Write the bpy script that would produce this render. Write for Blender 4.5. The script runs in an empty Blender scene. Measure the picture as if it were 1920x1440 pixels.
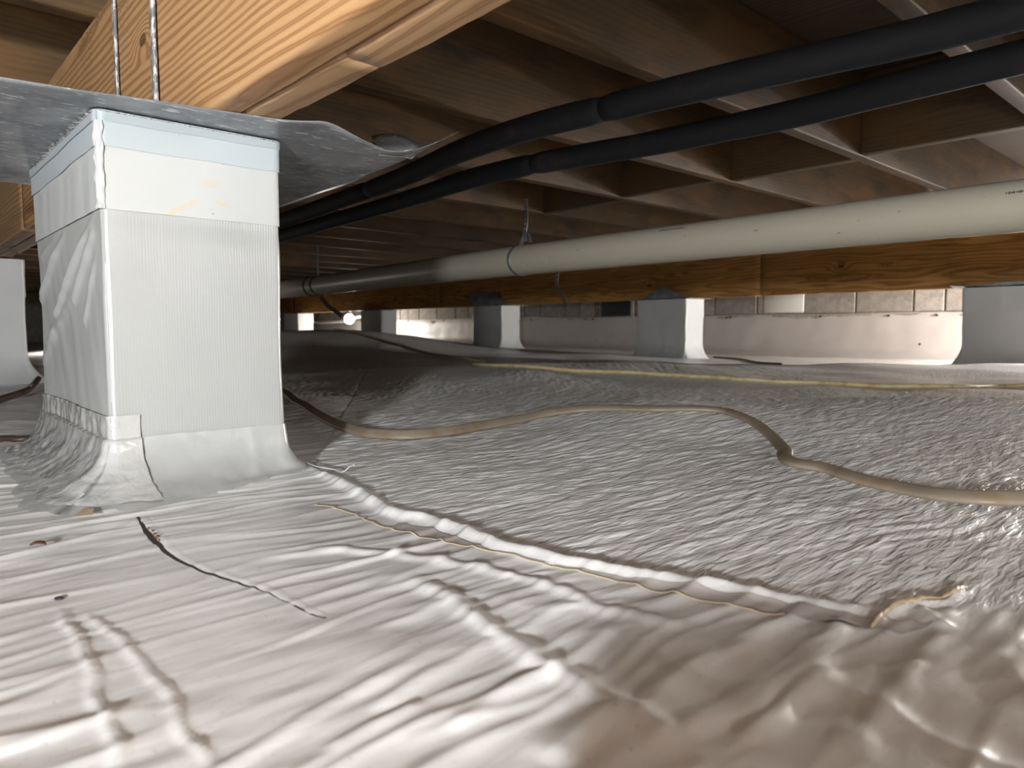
import bpy, bmesh, math, random
import numpy as np
from mathutils import Vector, Matrix

random.seed(4)
rng = np.random.default_rng(7)
SC = bpy.context.scene
COL = SC.collection
# building axes: X along the floor beams (towards the camera is +X), Y along the joists, z up, floor at 0
FPX, HY, TH, CAMZ = 1331.0, 618.0, math.radians(42.0), 0.19
PITCH = math.atan((720 - HY) / FPX)
fw = np.array([-math.cos(TH), math.sin(TH), 0.0])
rt = np.array([math.sin(TH), math.cos(TH), 0.0])
FWD = fw * math.cos(PITCH) + np.array([0, 0, -math.sin(PITCH)])
UPV = fw * math.sin(PITCH) + np.array([0, 0, math.cos(PITCH)])
CAM = np.array([0, 0, CAMZ])

# ------------------------------------------------------------------ camera
cd = bpy.data.cameras.new('camera')
cam = bpy.data.objects.new('camera', cd)
COL.objects.link(cam)
cam.location = CAM
cam.rotation_euler = (math.pi / 2 - PITCH, 0, math.radians(90) - TH)
cd.sensor_width = 36.0
cd.lens = 36.0 * FPX / 1920
cd.clip_start = 0.01
cd.clip_end = 60
cd.dof.use_dof = True
cd.dof.focus_distance = 0.95
cd.dof.aperture_fstop = 8.5
SC.camera = cam

# ------------------------------------------------------------------ light
wd = bpy.data.worlds.new('dim_air')
SC.world = wd
wd.use_nodes = True
wd.node_tree.nodes['Background'].inputs[0].default_value = (1.0, 0.9, 0.8, 1)
wd.node_tree.nodes['Background'].inputs[1].default_value = 0.02


def ST(s, t, z):
    p = rt * s + fw * t
    return (p[0], p[1], z)


def lamp(name, loc, watts, radius, col, spot=None, aim=None):
    ld = bpy.data.lights.new(name, 'SPOT' if spot else 'POINT')
    ld.energy = watts
    ld.shadow_soft_size = radius
    ld.color = col
    o = bpy.data.objects.new(name, ld)
    if spot:
        ld.spot_size = math.radians(spot)
        ld.spot_blend = 0.6
        o.rotation_euler = (Vector(aim) - Vector(loc)).to_track_quat('-Z', 'Y').to_euler()
    o.location = loc
    COL.objects.link(o)
    return o


lamp('head_lamp', ST(-0.31, -1.10, 0.32), 116.0, 0.05, (0.95, 0.98, 1.0))
lamp('fill_light_overhead', ST(0.30, -0.25, 0.50), 0.8, 0.04, (1.0, 0.985, 0.96))  # added fill that lifts the floor, no known lamp here
lamp('work_lamp_behind_pier', (-0.25, 5.25, 0.33), 185.0, 0.05, (1.0, 0.97, 0.93))
lamp('fill_light_left', (-5.6, 0.95, 0.14), 3.5, 0.05, (1.0, 0.95, 0.88))  # unseen fill added behind the pier to brighten the far pipe
lamp('work_lamp_far', (-8.95, 5.03, 0.30), 26.0, 0.05, (1.0, 0.95, 0.86))
lamp('fill_light_right', (1.4, 0.9, 0.58), 10.0, 0.07, (1.0, 0.97, 0.93))  # invented fill out of view, brightens right floor and joists

SC.view_settings.view_transform = 'Standard'
SC.view_settings.look = 'None'
SC.view_settings.gamma = 1.0
SC.view_settings.use_curve_mapping = False
SC.view_settings.exposure = 0.90


# ------------------------------------------------------------------ helpers
def ray(px, py):
    return FWD + rt * ((px - 960) / FPX) + UPV * ((720 - py) / FPX)


def W(px, py, **k):
    """point of the place where a sight line meets a plane x=, y= or z="""
    d = ray(px, py)
    key = list(k)[0]
    ax = 'xyz'.index(key)
    return CAM + d * (k[key] - CAM[ax]) / d[ax]


def tag(o, label=None, cat=None, group=None, kind=None):
    if label:
        o['label'] = label
    if cat:
        o['category'] = cat
    if group:
        o['group'] = group
    if kind:
        o['kind'] = kind
    return o


def empty(name, loc, label, cat, group=None):
    o = bpy.data.objects.new(name, None)
    o.empty_display_size = 0.05
    o.location = loc
    COL.objects.link(o)
    return tag(o, label, cat, group)


def wloc(o):
    v = Vector((0, 0, 0))
    while o is not None:
        v = v + o.location
        o = o.parent
    return v


def link(name, me, parent=None, loc=None, smooth=True, mat=None, rot=None):
    """link a mesh as one object; loc is a world location"""
    o = bpy.data.objects.new(name, me)
    COL.objects.link(o)
    if mat is not None and len(me.materials) == 0:
        me.materials.append(mat)
    if smooth:
        me.polygons.foreach_set('use_smooth', [True] * len(me.polygons))
    loc = Vector((0, 0, 0)) if loc is None else Vector(loc)
    if parent is not None:
        o.parent = parent
        loc = loc - wloc(parent)
    o.location = loc
    if rot:
        o.rotation_euler = rot
    return o


def pydata(name, V, Fc, mat, parent=None, smooth=True, origin=None):
    V = np.asarray(V, dtype=float).reshape(-1, 3)
    if origin is None:
        origin = V.mean(axis=0)
    me = bpy.data.meshes.new(name)
    me.from_pydata((V - np.asarray(origin)).tolist(), [], Fc)
    me.update()
    return link(name, me, parent, origin, smooth, mat)


def gridfaces(nu, nv, closed_u=False, flip=False):
    """faces for vertices laid out [iv*nu+iu]"""
    fs = []
    for j in range(nv - 1):
        for i in range(nu if closed_u else nu - 1):
            a = j * nu + i
            b = j * nu + (i + 1) % nu
            c = b + nu
            d = a + nu
            fs.append((a, d, c, b) if flip else (a, b, c, d))
    return fs


def box_mesh(name, sx, sy, sz, bev=0.003, seg=2):
    bm = bmesh.new()
    bmesh.ops.create_cube(bm, size=1.0, matrix=Matrix.Diagonal((sx, sy, sz, 1)))
    if bev > 0:
        bmesh.ops.bevel(bm, geom=list(bm.edges), offset=bev, segments=seg, affect='EDGES', profile=0.6)
    me = bpy.data.meshes.new(name)
    bm.to_mesh(me)
    bm.free()
    return me


def box(name, lo, hi, mat, parent=None, bev=0.003, seg=2):
    lo = np.array(lo, float)
    hi = np.array(hi, float)
    s = hi - lo
    return link(name, box_mesh(name, s[0], s[1], s[2], bev, seg), parent, (lo + hi) / 2, True, mat)


def smooth_path(pts, n):
    """smooth curve through pts (chord-length cubic), n samples, even in arc length"""
    P = np.array(pts, float)
    h = np.maximum(np.linalg.norm(np.diff(P, axis=0), axis=1), 1e-9)
    D = np.diff(P, axis=0) / h[:, None]
    T = np.empty_like(P)
    T[0], T[-1] = D[0], D[-1]
    for i in range(1, len(P) - 1):
        T[i] = (D[i - 1] * h[i] + D[i] * h[i - 1]) / (h[i - 1] + h[i])
    out = []
    for i in range(len(P) - 1):
        for t in np.linspace(0, 1, 24, endpoint=False):
            t2, t3 = t * t, t * t * t
            out.append((2 * t3 - 3 * t2 + 1) * P[i] + (t3 - 2 * t2 + t) * h[i] * T[i] + (3 * t2 - 2 * t3) * P[i + 1] + (t3 - t2) * h[i] * T[i + 1])
    out.append(P[-1])
    out = np.array(out)
    L = np.concatenate([[0], np.cumsum(np.linalg.norm(np.diff(out, axis=0), axis=1))])
    q = np.linspace(0, L[-1], n)
    return np.stack([np.interp(q, L, out[:, k]) for k in range(out.shape[1])], axis=1)


def sweep(name, path, profile, mat, parent=None, tilt=None, caps=True, wob=0.0, scale=None):
    """profile: list of (side, up) offsets; carried along the path with up = z"""
    path = np.array(path, float)
    n, m = len(path), len(profile)
    T = np.gradient(path, axis=0)
    T /= np.linalg.norm(T, axis=1)[:, None]
    V = []
    for i in range(n):
        t = T[i]
        up = np.array([0, 0, 1.0]) if abs(t[2]) < 0.95 else np.array([0, 1.0, 0])
        side = np.cross(t, up)
        side /= np.linalg.norm(side)
        up = np.cross(side, t)
        a = 0 if tilt is None else (tilt[i] if hasattr(tilt, '__len__') else tilt)
        s2 = side * math.cos(a) + up * math.sin(a)
        u2 = -side * math.sin(a) + up * math.cos(a)
        k = 1.0 if scale is None else scale[i]
        for (x, y) in profile:
            V.append(path[i] + (s2 * x + u2 * y) * k)
    V = np.array(V)
    if wob:
        V = V + rng.normal(0, wob, V.shape)
    fs = gridfaces(m, n, True)
    if caps:
        fs.append(tuple(range(m - 1, -1, -1)))
        fs.append(tuple((n - 1) * m + k for k in range(m)))
    return pydata(name, V, fs, mat, parent)


def circ(r, n=20, ry=None):
    ry = r if ry is None else ry
    return [(r * math.cos(2 * math.pi * k / n), ry * math.sin(2 * math.pi * k / n)) for k in range(n)]


# vectorised gradient noise
_perm = rng.permutation(512)
_perm = np.concatenate([_perm, _perm])
_ang = rng.uniform(0, 2 * np.pi, 512)


def pn(x, y):
    x = np.asarray(x, float)
    y = np.asarray(y, float)
    xi = np.floor(x).astype(int)
    yi = np.floor(y).astype(int)
    xf, yf = x - xi, y - yi
    u = xf * xf * xf * (xf * (xf * 6 - 15) + 10)
    v = yf * yf * yf * (yf * (yf * 6 - 15) + 10)

    def g(ix, iy, dx, dy):
        h = _perm[(_perm[ix & 511] + iy) & 511]
        return np.cos(_ang[h]) * dx + np.sin(_ang[h]) * dy
    a = g(xi, yi, xf, yf)
    b = g(xi + 1, yi, xf - 1, yf)
    c = g(xi, yi + 1, xf, yf - 1)
    d = g(xi + 1, yi + 1, xf - 1, yf - 1)
    return ((a + u * (b - a)) + v * ((c + u * (d - c)) - (a + u * (b - a)))) * 1.5


def sstep(a, b, x):
    t = np.clip((x - a) / (b - a), 0, 1)
    return t * t * (3 - 2 * t)


# ------------------------------------------------------------------ node helpers
def newmat(name, rough=0.5, col=(0.5, 0.5, 0.5), spec=0.5, metal=0.0):
    m = bpy.data.materials.new(name)
    m.use_nodes = True
    b = m.node_tree.nodes['Principled BSDF']
    b.inputs['Base Color'].default_value = (*col, 1)
    b.inputs['Roughness'].default_value = rough
    b.inputs['Metallic'].default_value = metal
    b.inputs['Specular IOR Level'].default_value = spec
    return m, m.node_tree, b


def nd(nt, kind, **k):
    n = nt.nodes.new(kind)
    for a, v in k.items():
        setattr(n, a, v)
    return n


def put(nt, sock, v):
    if hasattr(v, 'is_output') or isinstance(v, bpy.types.NodeSocket):
        nt.links.new(v, sock)
    else:
        sock.default_value = v


def mth(nt, op, a, b=0.0, c=None, clamp=False):
    n = nd(nt, 'ShaderNodeMath', operation=op, use_clamp=clamp)
    put(nt, n.inputs[0], a)
    put(nt, n.inputs[1], b)
    if c is not None:
        put(nt, n.inputs[2], c)
    return n.outputs[0]


def vmul(nt, v, s):
    n = nd(nt, 'ShaderNodeVectorMath', operation='MULTIPLY')
    put(nt, n.inputs[0], v)
    n.inputs[1].default_value = s
    return n.outputs[0]


def vadd(nt, v, w):
    n = nd(nt, 'ShaderNodeVectorMath', operation='ADD')
    put(nt, n.inputs[0], v)
    put(nt, n.inputs[1], w)
    return n.outputs[0]


def noise(nt, v, scale, detail=3.0, rough=0.55, dist=0.0):
    n = nd(nt, 'ShaderNodeTexNoise')
    put(nt, n.inputs['Vector'], v)
    n.inputs['Scale'].default_value = scale
    n.inputs['Detail'].default_value = detail
    n.inputs['Roughness'].default_value = rough
    n.inputs['Distortion'].default_value = dist
    return n.outputs['Fac']


def ramp(nt, f, stops, interp='LINEAR'):
    n = nd(nt, 'ShaderNodeValToRGB')
    cr = n.color_ramp
    cr.interpolation = interp
    while len(cr.elements) < len(stops):
        cr.elements.new(0.5)
    for e, (p, c) in zip(cr.elements, stops):
        e.position = p
        e.color = (*c, 1) if len(c) == 3 else c
    put(nt, n.inputs[0], f)
    return n.outputs[0]


def rangef(nt, f, a, b, lo=0.0, hi=1.0):
    n = nd(nt, 'ShaderNodeMapRange', interpolation_type='SMOOTHSTEP')
    put(nt, n.inputs[0], f)
    n.inputs[1].default_value = a
    n.inputs[2].default_value = b
    n.inputs[3].default_value = lo
    n.inputs[4].default_value = hi
    return n.outputs[0]


def mix(nt, f, a, b, mode='MIX'):
    n = nd(nt, 'ShaderNodeMix', data_type='RGBA', blend_type=mode)
    put(nt, n.inputs[0], f)
    put(nt, n.inputs[6], a if not isinstance(a, tuple) else (*a, 1))
    put(nt, n.inputs[7], b if not isinstance(b, tuple) else (*b, 1))
    return n.outputs[2]


def bump(nt, bsdf, h, strength, dist, prev=None):
    n = nd(nt, 'ShaderNodeBump')
    n.inputs['Strength'].default_value = strength
    n.inputs['Distance'].default_value = dist
    put(nt, n.inputs['Height'], h)
    if prev is not None:
        nt.links.new(prev, n.inputs['Normal'])
    nt.links.new(n.outputs[0], bsdf.inputs['Normal'])
    return n.outputs[0]


def texco(nt, out='Object'):
    return nd(nt, 'ShaderNodeTexCoord').outputs[out]


def sep(nt, v):
    n = nd(nt, 'ShaderNodeSeparateXYZ')
    put(nt, n.inputs[0], v)
    return n.outputs


# ------------------------------------------------------------------ materials
def wood(name, early, late, period=0.008, along='X', dirt=0.3, dirtcol=(0.03, 0.02, 0.015), centre=(0.09, -0.11),
         rough=0.62, knots=(), specks=None, contrast=1.0, var=0.25, patch=None, swirl=0.055):
    """sawn timber: growth rings about an axis that runs along the plank"""
    m, nt, b = newmat(name, rough, spec=0.35)
    co = texco(nt)
    rnd = nd(nt, 'ShaderNodeObjectInfo').outputs['Random']
    comb = nd(nt, 'ShaderNodeCombineXYZ')
    put(nt, comb.inputs[0], mth(nt, 'MULTIPLY', rnd, 37.0))
    put(nt, comb.inputs[1], mth(nt, 'MULTIPLY', rnd, 0.03))
    cr = vadd(nt, co, comb.outputs[0])
    s = sep(nt, cr)
    sl = (s[0], s[1], s[2]) if along == 'X' else (s[1], s[0], s[2])
    long_scale = (1, 9, 9) if along == 'X' else (9, 1, 9)
    n1 = noise(nt, vmul(nt, cr, long_scale), 1.1, 2.0)
    n2 = noise(nt, vmul(nt, cr, tuple(3 * q for q in long_scale)), 1.6, 2.0)
    y = mth(nt, 'ADD', sl[1], centre[0])
    z = mth(nt, 'ADD', sl[2], centre[1])
    r = mth(nt, 'SQRT', mth(nt, 'ADD', mth(nt, 'MULTIPLY', y, y), mth(nt, 'MULTIPLY', z, z)))
    r = mth(nt, 'ADD', r, mth(nt, 'MULTIPLY', mth(nt, 'SUBTRACT', n1, 0.5), swirl))
    r = mth(nt, 'ADD', r, mth(nt, 'MULTIPLY', mth(nt, 'SUBTRACT', n2, 0.5), 0.006))
    so = sep(nt, co)
    kd = None
    for (kx, kz, size) in knots:
        dx = mth(nt, 'MULTIPLY', mth(nt, 'SUBTRACT', so[0] if along == 'X' else so[1], kx), 1.0 / (size * 6))
        dz = mth(nt, 'MULTIPLY', mth(nt, 'SUBTRACT', so[2], kz), 1.0 / (size * 3))
        d = mth(nt, 'SQRT', mth(nt, 'ADD', mth(nt, 'MULTIPLY', dx, dx), mth(nt, 'MULTIPLY', dz, dz)))
        r = mth(nt, 'ADD', r, mth(nt, 'MULTIPLY', rangef(nt, d, 0, 1.0, 1, 0), size * 2.2))
        kk = rangef(nt, d, 0.17, 0.27, 1, 0)
        kd = kk if kd is None else mth(nt, 'MAXIMUM', kd, kk)
    w = mth(nt, 'SINE', mth(nt, 'MULTIPLY', r, 2 * math.pi / period))
    w = mth(nt, 'MULTIPLY_ADD', w, 0.5, 0.5)
    f = ramp(nt, w, [(0.0, (0, 0, 0)), (0.55, (0.25, 0.25, 0.25)), (0.9, (1, 1, 1)), (1.0, (0.6, 0.6, 0.6))])
    fib = noise(nt, vmul(nt, cr, (4, 260, 260) if along == 'X' else (260, 4, 260)), 1.0, 2.0)
    f2 = mth(nt, 'MULTIPLY_ADD', mth(nt, 'SUBTRACT', fib, 0.5), 0.55, mth(nt, 'MULTIPLY', f, contrast), clamp=True)
    c = mix(nt, f2, early, late)
    if patch:
        pnz = noise(nt, vmul(nt, cr, (1.3, 5, 5) if along == 'X' else (5, 1.3, 5)), 2.3, 4.0, 0.6)
        c = mix(nt, mth(nt, 'MULTIPLY', rangef(nt, pnz, 0.45, 0.62), 0.65), c, patch)
    # board to board variation, then grime
    v = mth(nt, 'MULTIPLY_ADD', rnd, var, 1.0 - var / 2)
    vc = nd(nt, 'ShaderNodeCombineColor')
    for k in range(3):
        put(nt, vc.inputs[k], v)
    c = mix(nt, 1.0, c, vc.outputs[0], 'MULTIPLY')
    dn = noise(nt, vmul(nt, cr, (2.2, 7, 7) if along == 'X' else (7, 2.2, 7)), 1.5, 5.0, 0.62)
    c = mix(nt, mth(nt, 'MULTIPLY', rangef(nt, dn, 0.48, 0.75), dirt), c, dirtcol)
    if kd is not None:
        c = mix(nt, mth(nt, 'MULTIPLY', kd, 0.8), c, (0.07, 0.035, 0.015))
    if specks:
        x0, x1, z0, z1 = specks
        sp = noise(nt, co, 190.0, 3.0, 0.7)
        big = noise(nt, co, 17.0, 3.0)
        reg = mth(nt, 'MULTIPLY', rangef(nt, so[0], x0, (x0 + x1) / 2), rangef(nt, so[0], (x0 + x1) / 2, x1, 1, 0))
        reg = mth(nt, 'MULTIPLY', reg, rangef(nt, so[2], z0, z1))
        reg = mth(nt, 'MULTIPLY', reg, rangef(nt, big, 0.42, 0.6))
        c = mix(nt, mth(nt, 'MULTIPLY', reg, rangef(nt, sp, 0.53, 0.6)), c, (0.035, 0.025, 0.015))
    nt.links.new(c, b.inputs['Base Color'])
    p = bump(nt, b, f2, 0.25, 0.0006)
    bump(nt, b, dn, 0.15, 0.002, p)
    return m


M = {}
M['beam_front'] = wood('fir_beam_front', (0.45, 0.265, 0.125), (0.245, 0.115, 0.044), 0.0095, dirt=0.22, dirtcol=(0.20, 0.10, 0.05),
                       centre=(0.10, -0.16), knots=((0.0, 0.0, 0.012),), specks=(-0.55, 0.15, 0.0, 0.10))
M['beam'] = wood('fir_beam', (0.42, 0.26, 0.135), (0.25, 0.135, 0.058), 0.010, dirt=0.22, dirtcol=(0.2, 0.11, 0.06), centre=(0.05, -0.13))
M['girder'] = wood('pine_girder', (0.54, 0.28, 0.08), (0.29, 0.12, 0.026), 0.022, swirl=0.16, dirt=0.5, dirtcol=(0.045, 0.022, 0.012),
                   centre=(0.03, 0.07), knots=((0.9, -0.03, 0.02), (-1.5, 0.02, 0.016), (-3.2, 0.0, 0.02)))
M['joist'] = wood('grimy_joist', (0.108, 0.064, 0.027), (0.066, 0.037, 0.014), 0.011, dirt=0.8, dirtcol=(0.022, 0.015, 0.010), centre=(0.06, -0.10), var=0.5, contrast=0.6, patch=(0.17, 0.082, 0.028))
M['block_wood'] = wood('grimy_blocking', (0.11, 0.067, 0.034), (0.068, 0.04, 0.018), 0.012, contrast=0.6, patch=(0.15, 0.075, 0.028), dirt=0.7, dirtcol=(0.04, 0.028, 0.018), var=0.4)
M['subfloor'] = wood('old_subfloor', (0.07, 0.042, 0.022), (0.04, 0.023, 0.012), 0.02, dirt=0.7)


def liner_floor():
    m, nt, b = newmat('ground_liner', 0.36, spec=0.5)
    co = texco(nt)
    big = noise(nt, co, 2.2, 5.0, 0.6)
    mid = noise(nt, co, 14.0, 5.0, 0.65)
    c = mix(nt, rangef(nt, big, 0.35, 0.7), (0.83, 0.82, 0.81), (0.735, 0.715, 0.70))
    c = mix(nt, mth(nt, 'MULTIPLY', rangef(nt, mid, 0.5, 0.78), 0.35), c, (0.60, 0.565, 0.54))
    gr = noise(nt, co, 260.0, 2.0, 0.6)
    c = mix(nt, mth(nt, 'MULTIPLY', rangef(nt, gr, 0.66, 0.75), 0.35), c, (0.22, 0.17, 0.13))
    nt.links.new(c, b.inputs['Base Color'])
    rr = rangef(nt, mid, 0.3, 0.75, 0.34, 0.48)
    nt.links.new(rr, b.inputs['Roughness'])
    at = nd(nt, 'ShaderNodeAttribute', attribute_name='ripple').outputs['Fac']
    fine = noise(nt, vmul(nt, co, (1, 0.20, 1)), 165.0, 2.0, 0.5, 0.5)
    med = noise(nt, vmul(nt, co, (1, 0.25, 1)), 48.0, 3.0, 0.55, 0.6)
    h = mth(nt, 'MULTIPLY_ADD', med, 1.2, mth(nt, 'MULTIPLY', fine, mth(nt, 'MULTIPLY_ADD', at, 1.1, 0.5)))
    h = mth(nt, 'MULTIPLY', h, mth(nt, 'MULTIPLY_ADD', at, 0.75, 0.35))
    p = bump(nt, b, h, 0.7, 0.0024)
    bump(nt, b, noise(nt, co, 420.0, 2.0), 0.12, 0.0006, p)
    return m


M['floor'] = liner_floor()


def sheet_mat(name, col, rough, weave=0.0, crumple=0.0, cscale=60.0, coat=0.0, stains=None, spec=0.5, mott=0.08, stretch=(1, 1, 1), wdir=None):
    """white plastic: optional woven ribs, crumples and tan smears at given local spots"""
    m, nt, b = newmat(name, rough, col, spec)
    co = texco(nt)
    n = noise(nt, co, 9.0, 4.0, 0.6)
    c = mix(nt, mth(nt, 'MULTIPLY', rangef(nt, n, 0.35, 0.75), mott * 4), col, tuple(q * 0.82 for q in col))
    if stains:
        wob = noise(nt, co, 55.0, 4.0, 0.7)
        s = sep(nt, co)
        for (sy, sz, ry, rz, ang, amt) in stains:
            dy = mth(nt, 'SUBTRACT', s[1], sy)
            dz = mth(nt, 'SUBTRACT', s[2], sz)
            ca, sa = math.cos(ang), math.sin(ang)
            u = mth(nt, 'ADD', mth(nt, 'MULTIPLY', dy, ca / ry), mth(nt, 'MULTIPLY', dz, sa / ry))
            v = mth(nt, 'ADD', mth(nt, 'MULTIPLY', dy, -sa / rz), mth(nt, 'MULTIPLY', dz, ca / rz))
            d = mth(nt, 'ADD', mth(nt, 'MULTIPLY', u, u), mth(nt, 'MULTIPLY', v, v))
            d = mth(nt, 'ADD', d, mth(nt, 'MULTIPLY', mth(nt, 'SUBTRACT', wob, 0.5), 3.2))
            c = mix(nt, mth(nt, 'MULTIPLY', rangef(nt, d, 0.1, 1.0, 1, 0), amt), c, (0.62, 0.42, 0.18))
        sp = noise(nt, co, 140.0, 2.0)
        c = mix(nt, mth(nt, 'MULTIPLY', rangef(nt, sp, 0.74, 0.77), 0.6), c, (0.25, 0.16, 0.08))
    nt.links.new(c, b.inputs['Base Color'])
    b.inputs['Coat Weight'].default_value = coat
    b.inputs['Coat Roughness'].default_value = 0.12
    p = None
    if weave:
        s = sep(nt, co)
        ribs = mth(nt, 'SINE', mth(nt, 'MULTIPLY_ADD', mth(nt, 'ADD', s[1], s[0]), 2 * math.pi / 0.0034, mth(nt, 'MULTIPLY', noise(nt, vmul(nt, co, (1, 1, 0.2)), 60.0, 2.0), 7.0)))
        wf = mth(nt, 'SINE', mth(nt, 'MULTIPLY', s[2], 2 * math.pi / 0.0030))
        h = mth(nt, 'MULTIPLY_ADD', wf, 0.15, ribs)
        h = mth(nt, 'MULTIPLY_ADD', noise(nt, vmul(nt, co, (1, 1, 0.15)), 240.0, 2.0), 1.4, h)
        p = bump(nt, b, h, weave, 0.0004)
    if crumple:
        cr = noise(nt, vmul(nt, co, stretch), cscale, 3.0, 0.55, 0.8)
        bump(nt, b, cr, crumple, 0.006, p)
    return m


M['wrap'] = sheet_mat('woven_wrap', (0.425, 0.425, 0.412), 0.25, weave=0.16, spec=0.5, mott=0.05)
M['band'] = sheet_mat('smooth_white_tape', (0.50, 0.505, 0.492), 0.30, crumple=0.06, cscale=30, mott=0.02,
                      stains=((-0.02, -0.045, 0.035, 0.004, 0.55, 0.36), (0.030, -0.035, 0.011, 0.004, -0.2, 0.45), (0.012, -0.012, 0.016, 0.006, 0.2, 0.25)))
M['band_blue'] = sheet_mat('bluish_white_tape', (0.43, 0.47, 0.485), 0.28, crumple=0.06, cscale=30, mott=0.02,
                           stains=((0.022, 0.014, 0.010, 0.003, -0.1, 0.45),))
M['band_grey'] = sheet_mat('greyish_white_tape', (0.37, 0.41, 0.425), 0.28, mott=0.03)
M['skirt'] = sheet_mat('white_base_tape', (0.455, 0.455, 0.443), 0.28, crumple=0.14, cscale=28, mott=0.05)
M['crinkle'] = sheet_mat('crinkled_clear_tape', (0.54, 0.53, 0.515), 0.07, crumple=0.4, cscale=50, coat=1.0, mott=0.06, stretch=(1, 1, 0.5))
M['far_wrap'] = sheet_mat('pier_wrap', (0.54, 0.545, 0.545), 0.34, crumple=0.2, cscale=14, mott=0.06)
M['wall_liner'] = sheet_mat('wall_liner', (0.55, 0.525, 0.505), 0.42, crumple=0.25, cscale=7, mott=0.08, stretch=(1, 1, 0.4))
M['seam_tape'] = sheet_mat('seam_tape', (0.50, 0.455, 0.43), 0.34, mott=0.05)
M['tan_edge'] = newmat('tan_adhesive', 0.5, (0.62, 0.47, 0.30))[0]


def concrete(name, col):
    m, nt, b = newmat(name, 0.9, col, 0.2)
    co = texco(nt)
    rnd = nd(nt, 'ShaderNodeObjectInfo').outputs['Random']
    n = noise(nt, co, 18.0, 6.0, 0.7)
    c = mix(nt, rangef(nt, n, 0.3, 0.75), col, tuple(q * 0.55 for q in col))
    c = mix(nt, mth(nt, 'MULTIPLY', rnd, 0.45), c, (0.16, 0.14, 0.12))
    nt.links.new(c, b.inputs['Base Color'])
    bump(nt, b, n, 0.5, 0.004)
    return m


M['cmu'] = concrete('concrete_block', (0.44, 0.41, 0.37))
M['mortar'] = concrete('mortar', (0.26, 0.24, 0.21))
M['vent'] = newmat('dark_vent', 0.7, (0.012, 0.012, 0.014))[0]


def metal_sheet():
    m, nt, b = newmat('galvanised_sheet', 0.40, (0.33, 0.34, 0.35), 0.5, 0.35)
    co = texco(nt)
    n = noise(nt, co, 11.0, 5.0, 0.65)
    c = mix(nt, rangef(nt, n, 0.3, 0.7), (0.34, 0.35, 0.36), (0.19, 0.20, 0.215))
    sc = noise(nt, vmul(nt, co, (1, 0.25, 1)), 150.0, 3.0, 0.65)
    c = mix(nt, mth(nt, 'MULTIPLY', rangef(nt, sc, 0.58, 0.67), 0.75), c, (0.82, 0.83, 0.84))
    nt.links.new(c, b.inputs['Base Color'])
    nt.links.new(rangef(nt, n, 0.3, 0.8, 0.34, 0.55), b.inputs['Roughness'])
    bump(nt, b, sc, 0.2, 0.0006)
    return m


M['sheet'] = metal_sheet()


def painted_rod():
    m, nt, b = newmat('worn_rod', 0.5, (0.2, 0.2, 0.2), 0.5, 0.4)
    co = texco(nt)
    n = noise(nt, vmul(nt, co, (1, 1, 0.4)), 150.0, 3.0, 0.6)
    c = mix(nt, rangef(nt, n, 0.48, 0.56), (0.24, 0.235, 0.235), (0.66, 0.63, 0.60))
    nt.links.new(c, b.inputs['Base Color'])
    bump(nt, b, n, 0.5, 0.001)
    return m


M['rod'] = painted_rod()


def foam():
    m, nt, b = newmat('black_foam', 0.75, (0.018, 0.019, 0.022), 0.35)
    co = texco(nt)
    n = noise(nt, co, 9.0, 5.0, 0.65)
    c = mix(nt, mth(nt, 'MULTIPLY', rangef(nt, n, 0.55, 0.8), 0.35), (0.017, 0.018, 0.022), (0.12, 0.08, 0.055))
    nt.links.new(c, b.inputs['Base Color'])
    bump(nt, b, noise(nt, co, 130.0, 3.0), 0.3, 0.0012)
    return m


M['foam'] = foam()


def pvc():
    m, nt, b = newmat('cream_pvc', 0.38, (0.45, 0.41, 0.33), 0.5)
    co = texco(nt)
    n = noise(nt, vmul(nt, co, (0.35, 1, 1)), 9.0, 6.0, 0.65)
    c = mix(nt, mth(nt, 'MULTIPLY', rangef(nt, n, 0.6, 0.72), 0.55), (0.43, 0.395, 0.315), (0.35, 0.24, 0.15))
    sp = noise(nt, vmul(nt, co, (0.5, 1, 1)), 60.0, 3.0, 0.6)
    c = mix(nt, mth(nt, 'MULTIPLY', rangef(nt, sp, 0.68, 0.74), 0.75), c, (0.10, 0.075, 0.055))
    nt.links.new(c, b.inputs['Base Color'])
    return m


M['pvc'] = pvc()
M['print'] = newmat('dark_print', 0.6, (0.10, 0.085, 0.07))[0]
M['strap'] = newmat('galvanised_strap', 0.45, (0.26, 0.26, 0.27), 0.5, 0.6)[0]
M['strap_dark'] = newmat('dark_strap', 0.6, (0.05, 0.047, 0.045), 0.4, 0.3)[0]


def cable_mat(name, col, dirtc, amt):
    m, nt, b = newmat(name, 0.45, col, 0.4)
    co = texco(nt)
    n = noise(nt, co, 24.0, 4.0, 0.65)
    c = mix(nt, mth(nt, 'MULTIPLY', rangef(nt, n, 0.45, 0.7), amt), col, dirtc)
    nt.links.new(c, b.inputs['Base Color'])
    return m


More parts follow.
